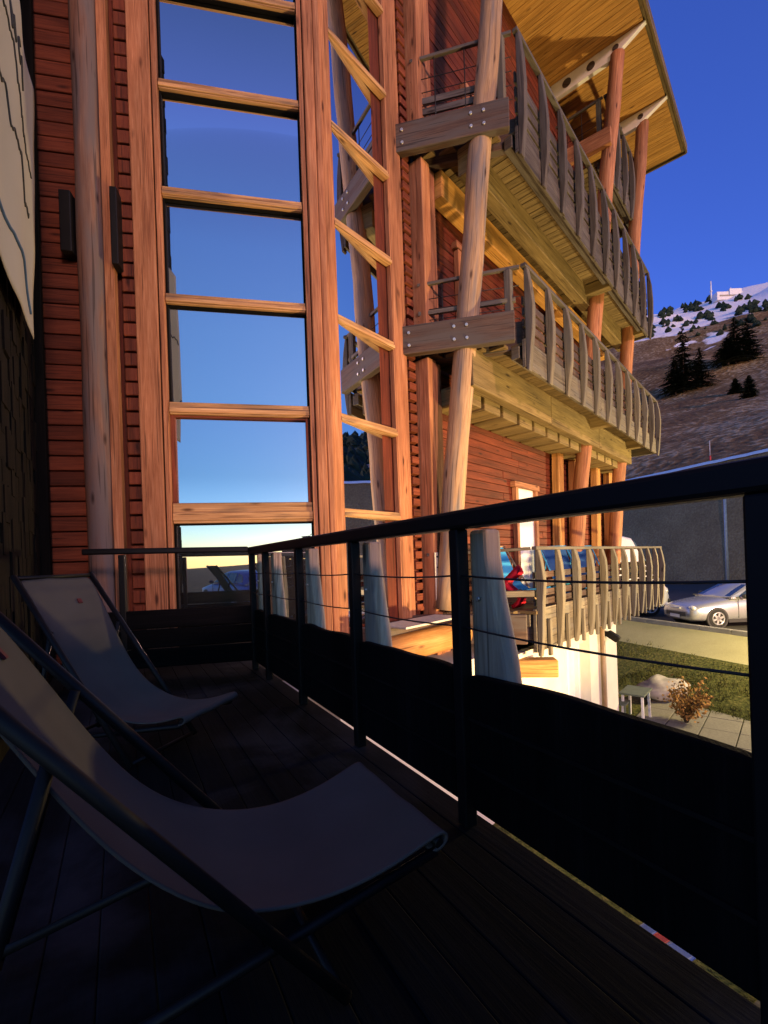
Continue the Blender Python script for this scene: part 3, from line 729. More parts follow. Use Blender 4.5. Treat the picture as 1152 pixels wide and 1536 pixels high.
blue = make_chair('light blue deckchair on the chalet terrace, with a red cloth against it', 'blue chairs on the chalet terrace', 'canvas_blue', 'chair_wood_pale', 0.62, False)
put(blue, G(3.15, 0.72, -0.73), radians(-62)); blue.scale = (1.0, 1.0, 1.0)
navy = make_chair('navy blue deckchair next to the light blue one on the chalet terrace', 'blue chairs on the chalet terrace', 'canvas_navy', 'canvas_blue', 0.55, False)
put(navy, G(5.3, 0.80, -0.73), radians(-80))
nv2 = copy_tree(navy); nv2['label'] = 'navy blue deckchair between its twin and the far end of the chalet terrace'; put(nv2, G(6.7, 0.80, -0.73), radians(-85))
rows = [[G(2.66+0.22*i/8, 0.98+0.12*sin(j*0.9)+0.03*noise.noise(V((i*.7, j*.6, 2))), -0.74+0.60*j/8-0.1*abs(i-4)/4*(j/8)) for i in range(9)] for j in range(9)]
tag(MB().grid(rows).build('red_towel', 'red_cloth', base=G(2.75, 1.0, -0.75), solid=0.05), 'crumpled red cloth beside the light blue deckchair', 'cloth')

# ================================================================== GROUND, ROAD, MOUNTAIN
def hgt_field(a, d):
    n = 0.05*noise.noise(V((a*0.5, d*0.5, 0)))
    if d <= -4: return -3.75 + n*0.6 - max(0, -d-25)*0.035
    if d <= -1.7: return -3.75+0.75*(d+4)/2.3 + n
    if d <= 0: return -3.0+0.46*(d+1.7)/1.7 + n*0.4
    return -2.5
AV = [-900, -500, -300, -180, -120, -80, -50, -35, -25] + [-18+0.6*k for k in range(62)] + [22, 28, 36, 50, 75, 120, 200, 350, 600, 1000]
def sheet(name, ds, mat, fn, label, cat):
    rows = [[K(a, d, fn(a, d)) for a in AV] for d in ds]
    o = MB().grid(rows).build(name, mat, merge=False, recalc=True); return struct(o, label, cat)
sheet('lawn', [-2500, -1500, -900, -500, -300, -180, -110, -70, -45, -30, -25, -20, -16, -14, -12, -10, -8, -7] + [-6+0.3*k for k in range(15)] + [-1.7], 'lawn_grass', hgt_field, 'rough green grass bank below the terrace', 'lawn')
sheet('verge', [-1.7+0.34*k for k in range(6)], 'verge_gravel', hgt_field, 'pale gravel verge along the road', 'verge')
sheet('road', [0, 0.005, 2, 5, 9, 13, 17, 20.0], 'asphalt', lambda a, d: -2.54 + 0.0*d, 'grey road and parking strip', 'road')
kb = MB()
for k in range(40): kb.obox(K(-17+1.0*k, -0.08, -2.49), KD, KN, Z, 0.985, 0.14, 0.16)
struct(kb.build('kerb', 'concrete', bevel=0.015), 'concrete kerb beside the road', 'kerb')
def emb(a, d):
    q = (d-20)/3.2; return -2.54+9.62*(q**0.85 if q > 0 else 0) + (0.40*noise.noise(V((a*0.45, d*0.8, 3)))+0.15*noise.noise(V((a*1.4, d*2, 9))))*(0 < q < 1)
sheet('embankment', [20+0.32*k for k in range(11)], 'embankment_soil', emb, 'steep bare bank behind the road', 'bank')
bankcap = MB()
rows = []
for j, (dd, zz) in enumerate(((23.0, 6.95), (23.1, 7.18), (23.5, 7.24), (24.2, 7.18), (24.3, 7.02))):
    rows.append([K(a, dd+0.06*noise.noise(V((a, dd, 7))), zz+0.05*noise.noise(V((a*1.3, dd, 5)))) for a in AV])
struct(bankcap.grid(rows).build('snow_ridge', 'snow', recalc=True), 'thin ridge of snow along the top of the bank', 'snow')
def smooth(x, a, b_):
    q = min(1, max(0, (x-a)/(b_-a))); return q*q*(3-2*q)
PROF = [(30, .120), (47, .1365), (52, .150), (90, .225), (130, .283), (200, .335), (300, .376), (420, .405), (560, .425), (700, .436), (800, .40), (1100, .25), (1600, .1)]
def tanp(r):
    for (x0, y0), (x1, y1) in zip(PROF, PROF[1:]):
        if r <= x1: return y0+(y1-y0)*max(0, (r-x0))/(x1-x0)
    return PROF[-1][1]
def mtn(p, d):
    r = sqrt(p.x*p.x+p.y*p.y); az = math.degrees(math.atan2(p.x, p.y))
    f_ = 1-0.42*smooth(az, 46, 80); f_ *= 1-smooth(az, 106, 126); f_ *= smooth(az, -60, 5)*0.4+0.6
    q = smooth(d, 23.2, 42)
    z = r*tanp(r)*f_
    z += (9*noise.noise(V((p.x/80, p.y/80, 2)))+3*noise.noise(V((p.x/22, p.y/22, 4)))+0.9*noise.noise(V((p.x/7, p.y/7, 6)))) * f_ * min(1, r/150)
    z += 16*min(1, max(0, (r-330)/200))*(noise.noise(V((p.x/60, p.y/60, 8)))*0.8)*f_*(1 if r < 600 else 0.35)
    return 7.05+(z-7.05)*q, az, f_
mb_ = MB(); ds = [23.2, 25, 28, 31, 35] + [40+5*k for k in range(42)] + [255+12*k for k in range(35)] + [700, 800, 1000, 1100]
avs = [-900, -700, -550, -430, -340, -270, -220] + [-180+8*k for k in range(70)] + [390, 430, 480, 550, 650, 800, 1000, 1300]
snow = []; rows = []
for d in ds:
    row = []
    for a in avs:
        p = K(a, d, 0); z, az, f_ = mtn(p, d); row.append(V((p.x, p.y, z)))
        s = 0.12 + 0.60*smooth(z/max(1, sqrt(p.x*p.x+p.y*p.y)), .384, .400)*smooth(z, 90, 115)
        s += 0.42*smooth(az, 62, 74)*smooth(z, 8, 26)
        # drifts lying in the gullies half way up
        pv = V((p.x, p.y, z)); u = 576+700*p.x/max(p.y, .1); v = 841-700*z/max(p.y, .1)
        snow.append(s)
    rows.append(row)
# two long drifts half way up the slope
def drift(u0, d0, u1, d1, wd, amt):
    k = 0
    for r in rows:
        for p in r:
            a_ = (p-K0).dot(KD); d_ = (p-K0).dot(KN)
            ab = V((u1-u0, d1-d0)); q = max(0, min(1, ((a_-u0)*ab.x+(d_-d0)*ab.y)/ab.length_squared))
            dist = sqrt((a_-u0-ab.x*q)**2+(d_-d0-ab.y*q)**2)
            snow[k] += amt*exp(-(dist/wd)**2); k += 1
def pix_ad(px, py, Y):      # where a view direction meets the slope, for the drifts and trees
    dx, dy = px-576, 841-py; a = radians(2.0)
    return None
mo = mb_.grid(rows)
mount = mo.build('mountain', 'mountain_turf', recalc=True)
struct(mount, 'bare brown mountainside rising to a snowy crest', 'mountain')
def slope_hit(px, py):
    """march a direction over the mountainside to find the ground it meets"""
    a = radians(2.0); dx, dy = px-576, 841-py
    r = V((dx*cos(a)+dy*sin(a), 700, -dx*sin(a)+dy*cos(a)))/700
    y = 30.0
    while y < 900:
        p = r*y; d = (V((p.x, p.y, 0))-K0).dot(KN)
        if d > 24 and mtn(p, d)[0] >= p.z: return p
        y += 0.5
    return None
for (p0, p1, wd, amt) in (((1040, 515), (1075, 500), 5.0, 0.5), ((1062, 525), (1080, 508), 4.0, 0.5), ((1000, 530), (1018, 518), 5.0, 0.45), ((1010, 503), (1014, 500), 4, 0.4)):
    h0, h1 = slope_hit(*p0), slope_hit(*p1)
    drift((h0-K0).dot(KD), (h0-K0).dot(KN), (h1-K0).dot(KD), (h1-K0).dot(KN), wd, amt)
at_ = mount.data.attributes.new('snow', 'FLOAT', 'POINT'); at_.data.foreach_set('value', snow)

# patio under the chalet
pv = MB()
for i in range(10):
    for j in range(9):
        pv.obox(G(2.6+0.82*i, 1.6+0.62*j, -3.715+random.uniform(-.004, .004)), EG, NG, Z, 0.80, 0.60, 0.06)
struct(pv.build('patio', 'paving', bevel=0.008), 'grey paving slabs at the foot of the white wall', 'patio')

# rough grass tufts on the bank
gt = MB(); rnd = random.Random(21)
for k in range(9000):
    p = K(rnd.uniform(-12, 12), rnd.triangular(-7.0, -1.5, -3.2), 0); d_ = (p-K0).dot(KN); a_ = (p-K0).dot(KD)
    gp = p-M0
    if gp.dot(EG) < 11 and gp.dot(NG) < 5.4 and gp.dot(EG) > 2.4 and d_ < -4.0: continue
    if noise.noise(V((p.x*0.9, p.y*0.9, 1))) < -0.25: continue
    p.z = hgt_field(a_, d_)-0.02; h = rnd.uniform(.05, .16)
    for m_ in range(3):
        t_ = rnd.uniform(0, 2*pi); e = V((cos(t_), sin(t_), 0)); ln = V((rnd.gauss(0, .05), rnd.gauss(0, .05), h)); i0 = len(gt.v)
        q_ = p+V((rnd.gauss(0, .04), rnd.gauss(0, .04), 0)); gt.v += [q_-e*.012, q_+e*.012, q_+ln]; gt.face([i0, i0+1, i0+2], [(0, 0)]*3)
tag(gt.build('grass', 'tuft_grass'), 'rough grass tufts growing on the bank below the road', 'grass', kind='stuff')
# ---------------- conifers
def conifer(label, base, h, wd, seed, lobes=((0, 0, 1.0),), group='dark conifers on the slope'):
    rnd = random.Random(seed); c = thing('conifer', base, label, 'tree', group)
    tk = MB(); cr = MB()
    for lx, ly, hs in lobes:
        b_ = V(base)+V((lx, ly, 0)); hh = h*hs
        tk.tube([b_+V((0, 0, -0.6)), b_+V((0, 0, hh*0.5)), b_+V((0, 0, hh*0.97))], [0.30, 0.18, 0.03], 8)
        z = hh*0.05
        while z < hh:
            q = z/hh; rad = wd*0.5*(1-q)**0.75*(0.85+0.3*rnd.random())+0.12
            nb = max(4, int(9*(1-q)+4))
            for k in range(nb):
                a = rnd.uniform(0, 2*pi); ln = rad*rnd.uniform(0.65, 1.15); d = V((cos(a), sin(a), 0)); s = V((-sin(a), cos(a), 0))
                p0 = b_+Z*(z+rnd.uniform(-.15, .15))
                ns = max(3, int(ln/0.35))
                for m_ in range(ns):
                    u = (m_+0.6)/ns; p = p0+d*ln*u+Z*(-0.30*ln*u*u+0.12*ln*u)
                    w_ = (0.20+0.34*(1-u))*rnd.uniform(0.8, 1.4)*min(1.2, 0.5+ln*0.3); dz = V((0, 0, rnd.uniform(-.22, .10)))
                    i0 = len(cr.v)
                    cr.v += [p-d*0.22, p+s*w_+dz, p+d*rnd.uniform(0.3, 0.5)-Z*0.06, p-s*w_+dz]
                    cr.face([i0, i0+1, i0+2, i0+3], [(0, 0)]*4)
            z += hh*0.035*rnd.uniform(0.7, 1.2)
    tk.build('trunk', 'bark', c); cr.build('crown', 'needles', c)
    return c
def tree_at(px, py, ytop, wpx, seed, label, lobes=((0, 0, 1.0),)):
    p = slope_hit(px, py); s = p.y/700
    return conifer(label, p, (py-ytop)*s, wpx*s, seed, [(a*s, b_*s, h_) for a, b_, h_ in lobes])
tree_at(1030, 588, 487, 52, 1, 'tall dark conifer nearest the balconies with a shorter stem on its right side', ((-4, 0, 1.0), (20, 0, 0.66), (-14, 4, 0.5)))
tree_at(1112, 545, 474, 54, 2, 'broad dark conifer right of the tall one, close to a snow drift', ((-8, 0, 1.0), (12, 3, 0.98), (-22, -3, 0.55)))
tree_at(1124, 597, 563, 26, 3, 'small round conifer low on the slope below the broad one')
tree_at(1103, 590, 568, 22, 4, 'smallest shrubby conifer, just left of the small round one')
conifer('tallest dark conifer, added unseen far behind the terrace to shade the facade', V((9.0, -16.6, -4.0)), 15.0, 7.5, 8, ((0, 0, 1.0), (-1.8, -0.9, 0.8)), group='dark conifers on the slope')  # added tree behind the camera, shades the left of the glazed front
# far trees and scrub on the snowy crest: reads as one speckled mass
fw = MB(); rnd = random.Random(5); cnt = 0
for k in range(1500):
    if k < 620: px_, py_ = rnd.uniform(960, 1175), rnd.gauss(474, 13)
    else: px_, py_ = None, None
    if px_:
        if noise.noise(V((px_/16, py_/12, 3))) < 0.10: continue
        p = slope_hit(px_, py_)
        if p is None: continue
        if p.y > 720 or p.z < 105: continue
        sc = p.y/700*1.0
        h = rnd.uniform(5, 13)*sc*0.75
    else:
        az = radians(rnd.uniform(64, 112)); r_ = rnd.uniform(45, 420); p = V((sin(az)*r_, cos(az)*r_, 0))
        d = (p-K0).dot(KN)
        if d < 30: continue
        p.z = mtn(p, d)[0]
        if noise.noise(V((p.x/25, p.y/25, 3))) < -0.1: continue
        h = rnd.uniform(3, 8)*(0.6+r_/300)
    w_ = h*rnd.uniform(0.35, 0.75)
    n = 7; i0 = len(fw.v)
    for lv, (zz, rr) in enumerate(((-0.05, 0.7), (0.2, 1.0), (0.55, 0.62), (0.8, 0.3))):
        for j in range(n):
            a = 2*pi*j/n+lv; rj = w_*rr*rnd.uniform(0.65, 1.2); fw.v.append(p+V((cos(a)*rj, sin(a)*rj, h*zz+rnd.uniform(-.05, .05)*h)))
    fw.v.append(p+Z*h)
    for lv in range(3):
        for j in range(n): fw.face([i0+lv*n+j, i0+lv*n+(j+1) % n, i0+(lv+1)*n+(j+1) % n, i0+(lv+1)*n+j], [(0, 0)]*4)
    for j in range(n): fw.face([i0+3*n+j, i0+3*n+(j+1) % n, i0+4*n], [(0, 0)]*3)
tag(fw.build('far_wood', 'needles'), 'dark scrub and trees speckling the snowy crest', 'wood', kind='stuff')
# summit station and mast on the crest
pS = slope_hit(1095, 447); sS = pS.y/700
ss = thing('summit_station', pS, 'pale summit station standing on the snowy crest', 'building')
s_ = MB(); s_.obox(pS+V((0, 4, 4*sS*1.0)), V((1, 0, 0)), V((0, 1, 0)), Z, 38*sS, 8, 12*sS); s_.obox(pS+V((8*sS, 3, 9*sS)), V((1, 0, 0)), V((0, 1, 0)), Z, 18*sS, 8, 9*sS)
s_.build('station_wall', 'mast_white', ss)
MB().obox(pS+V((0, -0.2, 4*sS)), V((1, 0, 0)), V((0, 1, 0)), Z, 30*sS, 0.4, 2.0*sS).build('window_band', 'far_house', ss)
MB().tube([pS+V((6*sS, 4, 10*sS)), pS+V((6*sS, 4, 19*sS))], 0.5*sS, 6).build('aerial', 'mast_white', ss)
pM = slope_hit(1067, 452); sM = pM.y/700
ms = thing('radio_mast', pM, 'slim white radio mast left of the summit station', 'mast')
MB().tube([pM-Z*2, pM+Z*30*sM], [1.3*sM, 0.8*sM], 8).build('mast_shaft', 'mast_white', ms)
MB().tube([pM+Z*14*sM, pM+Z*16*sM], [1.7*sM, 1.7*sM], 8).build('mast_collar', 'mast_white', ms)

# ================================================================== STREET THINGS
pb_ = K(14.8, 19.6, -2.54)
lp = thing('street_lamp', pb_, 'slim grey lamp post standing on the far side of the road', 'street lamp')
MB().tube([pb_, pb_+Z*3.5, pb_+Z*7.45], [0.11, 0.095, 0.08], 12).build('pole', 'pole_grey', lp)
MB().beam(pb_+Z*7.45, pb_+Z*7.5-KN*0.9, 0.22, 0.10).build('lamp_head', 'pole_grey', lp, bevel=0.03)
pn_ = K(18.7, 23.5, 7.2)
sp = thing('snow_pole', pn_, 'thin snow marker pole with a red foot on top of the bank', 'marker pole')
MB().tube([pn_+Z*0.5, pn_+Z*1.75], 0.032, 8).build('pole', 'pole_grey', sp)
MB().tube([pn_, pn_+Z*0.5], 0.07, 8).build('red_foot', 'pole_red', sp)

def wheel(par, c, r, w_, n=20, axis=V((0, 1, 0)), spokes=6):
    t = MB().tube([V(c)-axis*w_/2, V(c)+axis*w_/2], r, 26); wl_ = t.build('wheel', 'tyre', par, bevel=0.03)
    rm = MB()
    for s in (-1, 1):
        cc = V(c)+axis*s*(w_/2+0.004)
        rm.tube([cc-axis*0.01, cc+axis*0.01], r*0.20, 14)
        for k in range(spokes):
            a = 2*pi*k/spokes+0.3; d = V((cos(a), 0, sin(a))); rm.beam(cc, cc+d*r*0.62, r*0.20, 0.02, axis)
        ring = [cc+V((cos(2*pi*k/24), 0, sin(2*pi*k/24)))*r*0.62 for k in range(25)]
        rm.tube(ring, 0.022, 6, cap=False)
    rm.build('rim', 'rim', wl_)
def loft(sections):
    """sections: list of (x, [(y,z)...]) half outlines mirrored to both sides"""
    m_ = MB(); rows = []
    for x, half in sections:
        full = [(y, z) for y, z in half]+[(-y, z) for y, z in reversed(half)]
        rows.append([V((x, y, z)) for y, z in full])
    m_.grid(rows)
    for row, rev in ((rows[0], False), (rows[-1], True)):
        i0 = len(m_.v); m_.v += row; idx = list(range(i0, i0+len(row)))
        m_.face(idx[::-1] if rev else idx, [(0, 0)]*len(row))
    return m_
def car(label, paint, group=None):
    """front towards -x, 4.35 m long"""
    c = thing('parked_car', (0, 0, 0), label, 'car', group, local=True)
    W_ = 0.87
    def sec(x, zl, zt, w_, r=0.08): return (x, [(0, zl), (w_-0.06, zl), (w_, zl+0.12), (w_, zl+(zt-zl)*0.55), (w_-0.03, zt-r), (w_-0.14, zt), (0, zt+0.025)])
    body = [sec(-2.16, .32, .58, .55), sec(-2.12, .24, .66, .70), sec(-1.98, .20, .73, .81), sec(-1.6, .19, .82, W_), sec(-1.1, .19, .90, W_), sec(-0.72, .19, .945, W_), sec(0.3, .19, .96, W_), sec(1.3, .19, .98, W_), sec(1.9, .20, .98, W_-0.02), sec(2.14, .25, .93, .80), sec(2.19, .32, .86, .66)]
    bo = loft(body).build('body', paint, c, merge=True); sb_ = bo.modifiers.new('Sub', 'SUBSURF'); sb_.levels = 1; sb_.render_levels = 2
    def cab(x, zt, w_): return (x, [(0, .90), (W_-0.05, .90), (W_-0.07, .97), (w_+0.02, zt-0.06), (w_-0.06, zt), (0, zt+0.02)])
    ca = loft([cab(-0.86, .955, .80), cab(-0.05, 1.36, .62), cab(0.35, 1.43, .60), cab(1.1, 1.42, .60), cab(1.75, 1.25, .60), cab(2.08, 1.0, .72)])
    cabin = ca.build('cabin', paint, c, merge=True)
    # panes: raised sheets on the cabin
    def sheet_(name, pts, th=0.012):
        n_ = (V(pts[1])-V(pts[0])).cross(V(pts[2])-V(pts[0])).normalized(); ctr = sum((V(p) for p in pts), V())/len(pts)
        if n_.dot(ctr-V((0.5, 0, 1.0))) < 0: n_ = -n_
        m_ = MB(); i0 = 0; m_.v = [V(p)+n_*0.006 for p in pts]+[V(p)-n_*0.05 for p in pts]; k = len(pts)
        m_.face(list(range(k)), [(0, 0)]*k); m_.face(list(range(k, 2*k)), [(0, 0)]*k)
        for q in range(k): m_.face([q, (q+1) % k, k+(q+1) % k, k+q], [(0, 0)]*4)
        return m_.build(name, 'car_glass', c, recalc=True)
    sheet_('windscreen', [(-0.80, -.70, .985), (-0.80, .70, .985), (-0.10, .56, 1.335), (-0.10, -.56, 1.335)])
    sheet_('rear_window', [(2.04, -.62, 1.03), (2.04, .62, 1.03), (1.78, .52, 1.22), (1.78, -.52, 1.22)])
    for s in (-1, 1):
        y0, y1 = s*0.80, s*0.625
        sheet_('side_window', [(-0.60, y0*1.0, .99), (0.40, y0, .99), (0.40, y1, 1.365), (0.08, y1, 1.345)])
        sheet_('side_window', [(0.48, y0, .99), (1.20, y0, .99), (1.14, y1, 1.355), (0.48, y1, 1.365)])
        sheet_('side_window', [(1.28, y0, .99), (1.80, y0*.97, 1.01), (1.52, y1, 1.27), (1.24, y1, 1.345)])
        MB().sphere((-2.02, s*0.62, .645), 0.15, 0.55, 1.0, 0.55).build('headlight', 'lamp_glass', c)
        MB().sphere((-0.52, s*0.96, 1.0), 0.10, 0.7, 1.0, 0.75).build('mirror', 'bumper_dark', c)
        MB().obox((0.28, s*(W_+0.004), .80), V((1, 0, 0)), V((0, 1, 0)), Z, 0.18, 0.03, 0.03).build('door_handle', 'bumper_dark', c)
        MB().obox((0.0, s*(W_-0.005), .22), V((1, 0, 0)), V((0, 1, 0)), Z, 2.0, 0.04, 0.10).build('sill', 'bumper_dark', c)
        for x in (-1.36, 1.30):
            MB().tube([V((x, s*0.70, .31)), V((x, s*0.874, .31))], 0.355, 26).build('wheel_arch', 'bumper_dark', c)
            wheel(c, (x, s*0.78, .31), 0.31, 0.21)
    MB().obox((-2.145, 0, .43), V((0, 1, 0)), V((1, 0, 0)), Z, 0.95, 0.05, 0.14).build('grille', 'bumper_dark', c, bevel=0.02)
    MB().obox((-2.165, 0, .62), V((0, 1, 0)), V((1, 0, 0)), Z, 0.5, 0.05, 0.05).build('grille_bar', 'lamp_glass', c, bevel=0.01)
    MB().obox((-2.185, 0, .36), V((0, 1, 0)), V((1, 0, 0)), Z, 0.46, 0.02, 0.10).build('number_plate', 'white_frame', c)
    for s in (-1, 1):
        for x in (-0.66, 0.44, 1.34): MB().obox((x, s*(W_+0.001), .62), V((1, 0, 0)), V((0, 1, 0)), Z, 0.012, 0.012, 0.62).build('door_gap', 'bumper_dark', c)
        MB().obox((0.3, s*(W_-0.065), .965), V((1, 0, 0)), V((0, 1, 0)), Z, 2.5, 0.03, 0.022).build('window_trim', 'bumper_dark', c)
        MB().sphere((-2.06, s*0.62, .38), 0.07, 0.5, 1.0, 0.8).build('fog_lamp', 'lamp_glass', c)
    return c
silver = car('silver hatchback parked at the kerb of the road', 'paint_silver'); silver.location = (11.95, 15.9, -2.54); silver.rotation_euler = (0, 0, radians(3))
# van behind the far end of the balcony, nose to the right (+x)
van = thing('parked_van', (0, 0, 0), 'tall white van parked behind the far end of the chalet terrace', 'van', local=True)
def vs(x, zl, zt, w_): return (x, [(0, zl), (w_-0.05, zl), (w_, zl+0.1), (w_, zl+(zt-zl)*0.6), (w_-0.08, zt-0.10), (w_-0.2, zt), (0, zt+0.03)])
vb = loft([vs(-2.9, .35, 2.65, .93), vs(-2.8, .28, 2.78, .97), vs(0.9, .28, 2.80, .97), vs(1.25, .28, 2.70, .96), vs(1.85, .28, 1.50, .96), vs(2.28, .28, 1.20, .92), vs(2.45, .35, 0.92, .80)]).build('body', 'paint_white', van, merge=True)
for s in (-1, 1):
    MB().obox((1.15, s*0.955, 1.62), V((1, 0, 0)), V((0, 1, 0)), Z, 0.75, 0.03, 0.55).build('side_window', 'car_glass', van, bevel=0.01)
    MB().obox((-0.6, s*0.968, 1.75), V((1, 0, 0)), V((0, 1, 0)), Z, 1.6, 0.02, 0.55).build('side_window', 'car_glass', van, bevel=0.01)
    MB().sphere((2.36, s*0.70, .85), 0.17, 0.6, 1, 0.8).build('headlight', 'lamp_glass', van)
    for x in (-1.9, 1.75): wheel(van, (x, s*0.86, .34), 0.34, 0.22)
i_ = MB(); i_.v = [V((1.31, -.78, 2.58)), V((1.31, .78, 2.58)), V((1.84, .84, 1.60)), V((1.84, -.84, 1.60))]; i_.v += [v-V((.03, 0, .02)) for v in i_.v]
i_.v = [v+V((.03, 0, .03)) for v in i_.v]
for q in ((0, 1, 2, 3), (7, 6, 5, 4), (0, 4, 5, 1), (1, 5, 6, 2), (2, 6, 7, 3), (3, 7, 4, 0)): i_.face(list(q), [(0, 0)]*4)
i_.build('windscreen', 'car_glass', van, recalc=True)
MB().obox((2.42, 0, .48), V((0, 1, 0)), V((1, 0, 0)), Z, 1.7, 0.16, 0.22).build('bumper', 'bumper_dark', van, bevel=0.04)
van.scale = (1.12, 1.12, 1.14); van.location = (8.45, 19.4, -2.54); van.rotation_euler = (0, 0, radians(-4))
# a blue car behind the terrace that the big panes mirror
bcar = car('blue hatchback parked on the grass behind the terrace, seen mirrored in the panes', 'paint_blue'); bcar.location = (-0.2, -9.0, -1.8); bcar.rotation_euler = (0, 0, radians(70))

# ---------------- garden things at the foot of the wall
bp_ = V((6.85, 11.6, -3.62))
tag(MB().sphere(bp_+Z*0.22, 0.46, 1.25, 0.8, 0.62, 18, 12, 0.35).build('boulder', 'rock', base=bp_), 'large grey boulder lying on the grass by the patio', 'rock')
bs = V((6.35, 10.0, -3.74)); bush = thing('autumn_bush', bs, 'orange brown dry bush in front of the grey boulder', 'bush')
bt = MB(); bf = MB(); rnd = random.Random(9)
for k in range(26):
    a = rnd.uniform(0, 2*pi); d = V((cos(a)*rnd.uniform(.1, .42), sin(a)*rnd.uniform(.1, .42), 0.75*rnd.uniform(.7, 1.15)))
    bt.tube([bs, bs+d*0.5+V((0, 0, .08)), bs+d], [0.014, 0.009, 0.004], 5)
    for m_ in range(46):
        p = bs+d*rnd.uniform(0.35, 1.08)+V((rnd.gauss(0, .07), rnd.gauss(0, .07), rnd.gauss(0, .06))); e1 = V((rnd.gauss(0, 1), rnd.gauss(0, 1), rnd.gauss(0, 1))).normalized(); e2 = e1.orthogonal().normalized()
        i0 = len(bf.v); s = rnd.uniform(.025, .05); bf.v += [p-e1*s, p+e2*s*.6, p+e1*s, p-e2*s*.6]; bf.face([i0, i0+1, i0+2, i0+3], [(0, 0)]*4)
bt.build('twigs', 'bush_bark', bush); bf.build('leaves', 'bush_orange', bush)
tp = V((5.45, 10.3, -3.69)); tb = thing('garden_table', tp, 'small white legged garden table standing beside the white wall', 'table')
MB().obox(tp+Z*0.62, EG, NG, Z, 0.75, 0.5, 0.04).build('table_top', 'table_green', tb, bevel=0.008)
for a in (-.3, .3):
    for b_ in (-.2, .2): MB().beam(tp+EG*a+NG*b_, tp+EG*a*0.95+NG*b_*.95+Z*0.60, 0.045, 0.045, NG).build('leg', 'white_frame', tb)
gc = V((5.02, 10.25, -3.69)); ga = thing('garden_chair', gc, 'green slatted garden chair against the corner of the white wall', 'chair')
MB().obox(gc+Z*0.42, EG, NG, Z, 0.42, 0.42, 0.035).build('seat', 'table_green', ga, bevel=0.006)
bq = MB()
for k in range(3): bq.obox(gc-NG*0.2+Z*(0.56+0.12*k), EG, NG, Z, 0.42, 0.025, 0.07)
bq.build('backrest', 'table_green', ga, bevel=0.006)
for a in (-.19, .19):
    for b_ in (-.2, .19): MB().beam(gc+EG*a+NG*b_, gc+EG*a+NG*b_+Z*(0.86 if b_ < 0 else 0.40), 0.035, 0.035, NG).build('leg', 'table_green', ga)
pw = MB()
for i in range(16):
    for j in range(4):
        if random.random() < 0.35: continue
        pw.obox(R(-3.6+0.62*i, 1.5+0.62*j, -3.715+random.uniform(-.006, .006)), ER, NR, Z, 0.60, 0.60, 0.06)
struct(pw.build('path', 'path_gravel', bevel=0.008), 'pale slab path running below the terrace railing', 'path')
# sledge on the grass below the terrace
sl0 = V((2.45, 4.35, -3.68)); sd = thing('sledge', sl0, 'red and blue plastic sledge on the path, glimpsed under the railing', 'sledge')
def sledge_shell(x0, x1, name, mat):
    rows = []
    for i in range(9):
        x = x0+(x1-x0)*i/8; rows.append([sl0+ER*x+NR*y+Z*(0.10+0.5*y*y+0.10*max(0, x-0.35)**1.2) for y in (-.26, -.2, -.1, 0, .1, .2, .26)])
    return MB().grid(rows).build(name, mat, sd, solid=0.02)
sledge_shell(-0.16, -0.03, 'rear_shell', 'sled_blue'); sledge_shell(-0.03, 0.09, 'seat_pad', 'sled_red'); sledge_shell(0.09, 0.30, 'front_shell', 'sled_blue')

# lit globe lamps on short posts standing right of the terrace
def yard_lamp(x, y, zl_, watt, label, col=(1.0, 0.74, 0.32)):
    zb = -3.72 if (V((x, y, 0))-K0).dot(KN) < -4 else hgt_field((V((x, y, 0))-K0).dot(KD), (V((x, y, 0))-K0).dot(KN)); p = V((x, y, 0))
    yl = thing('yard_lamp', p+Z*zb, label, 'lamp')
    MB().tube([p+Z*zb, p+Z*(zl_-0.30)], [0.06, 0.045], 12).build('post', 'black_metal', yl)
    MB().tube([p+Z*(zl_-0.30), p+Z*(zl_-0.22)], [0.10, 0.12], 14).build('lamp_base', 'black_metal', yl)
    MB().sphere(p+Z*zl_, 0.04, n=16, m_=10).build('lamp_bulb', 'lamp_lit', yl)
    pl_ = bpy.data.lights.new('yard_lamp_light', 'POINT'); pl_.energy = watt; pl_.color = col; pl_.shadow_soft_size = 0.20
    po = bpy.data.objects.new('yard_lamp_light', pl_); C.objects.link(po); po.parent = yl; po.location = V((0, 0, zl_-zb))
yard_lamp(11.0, 10.1, 0.15, 1000, 'lit globe lamp on a dark post at the edge of the gravel verge')
fp = V((4.5, 3.75, -3.72)); fd = V((-0.52, 0.80, 0.46)).normalized(); fh = fp+Z*2.4
fl_ = thing('floodlight', fp, 'black floodlight on a short post below the terrace, aimed at the chalet balconies', 'floodlight')
MB().tube([fp, fp+Z*2.22], [0.05, 0.045], 12).build('post', 'black_metal', fl_)
fs = fd.cross(Z).normalized(); fu = fs.cross(fd)
MB().obox(fh-fd*0.09, fd, fs, fu, 0.10, 0.34, 0.24).build('housing', 'black_metal', fl_, bevel=0.015)
MB().obox(fh-fd*0.032, fd, fs, fu, 0.012, 0.29, 0.19).build('lens', 'lamp_lit', fl_)
sp_ = bpy.data.lights.new('floodlight_beam', 'SPOT'); sp_.energy = 680; sp_.color = (1.0, 0.66, 0.27); sp_.spot_size = radians(100); sp_.spot_blend = 0.35; sp_.shadow_soft_size = 0.10
so_ = bpy.data.objects.new('floodlight_beam', sp_); C.objects.link(so_); so_.parent = fl_; so_.location = fh+fd*0.03-fp; so_.rotation_euler = (-fd).to_track_quat('Z', 'Y').to_euler()

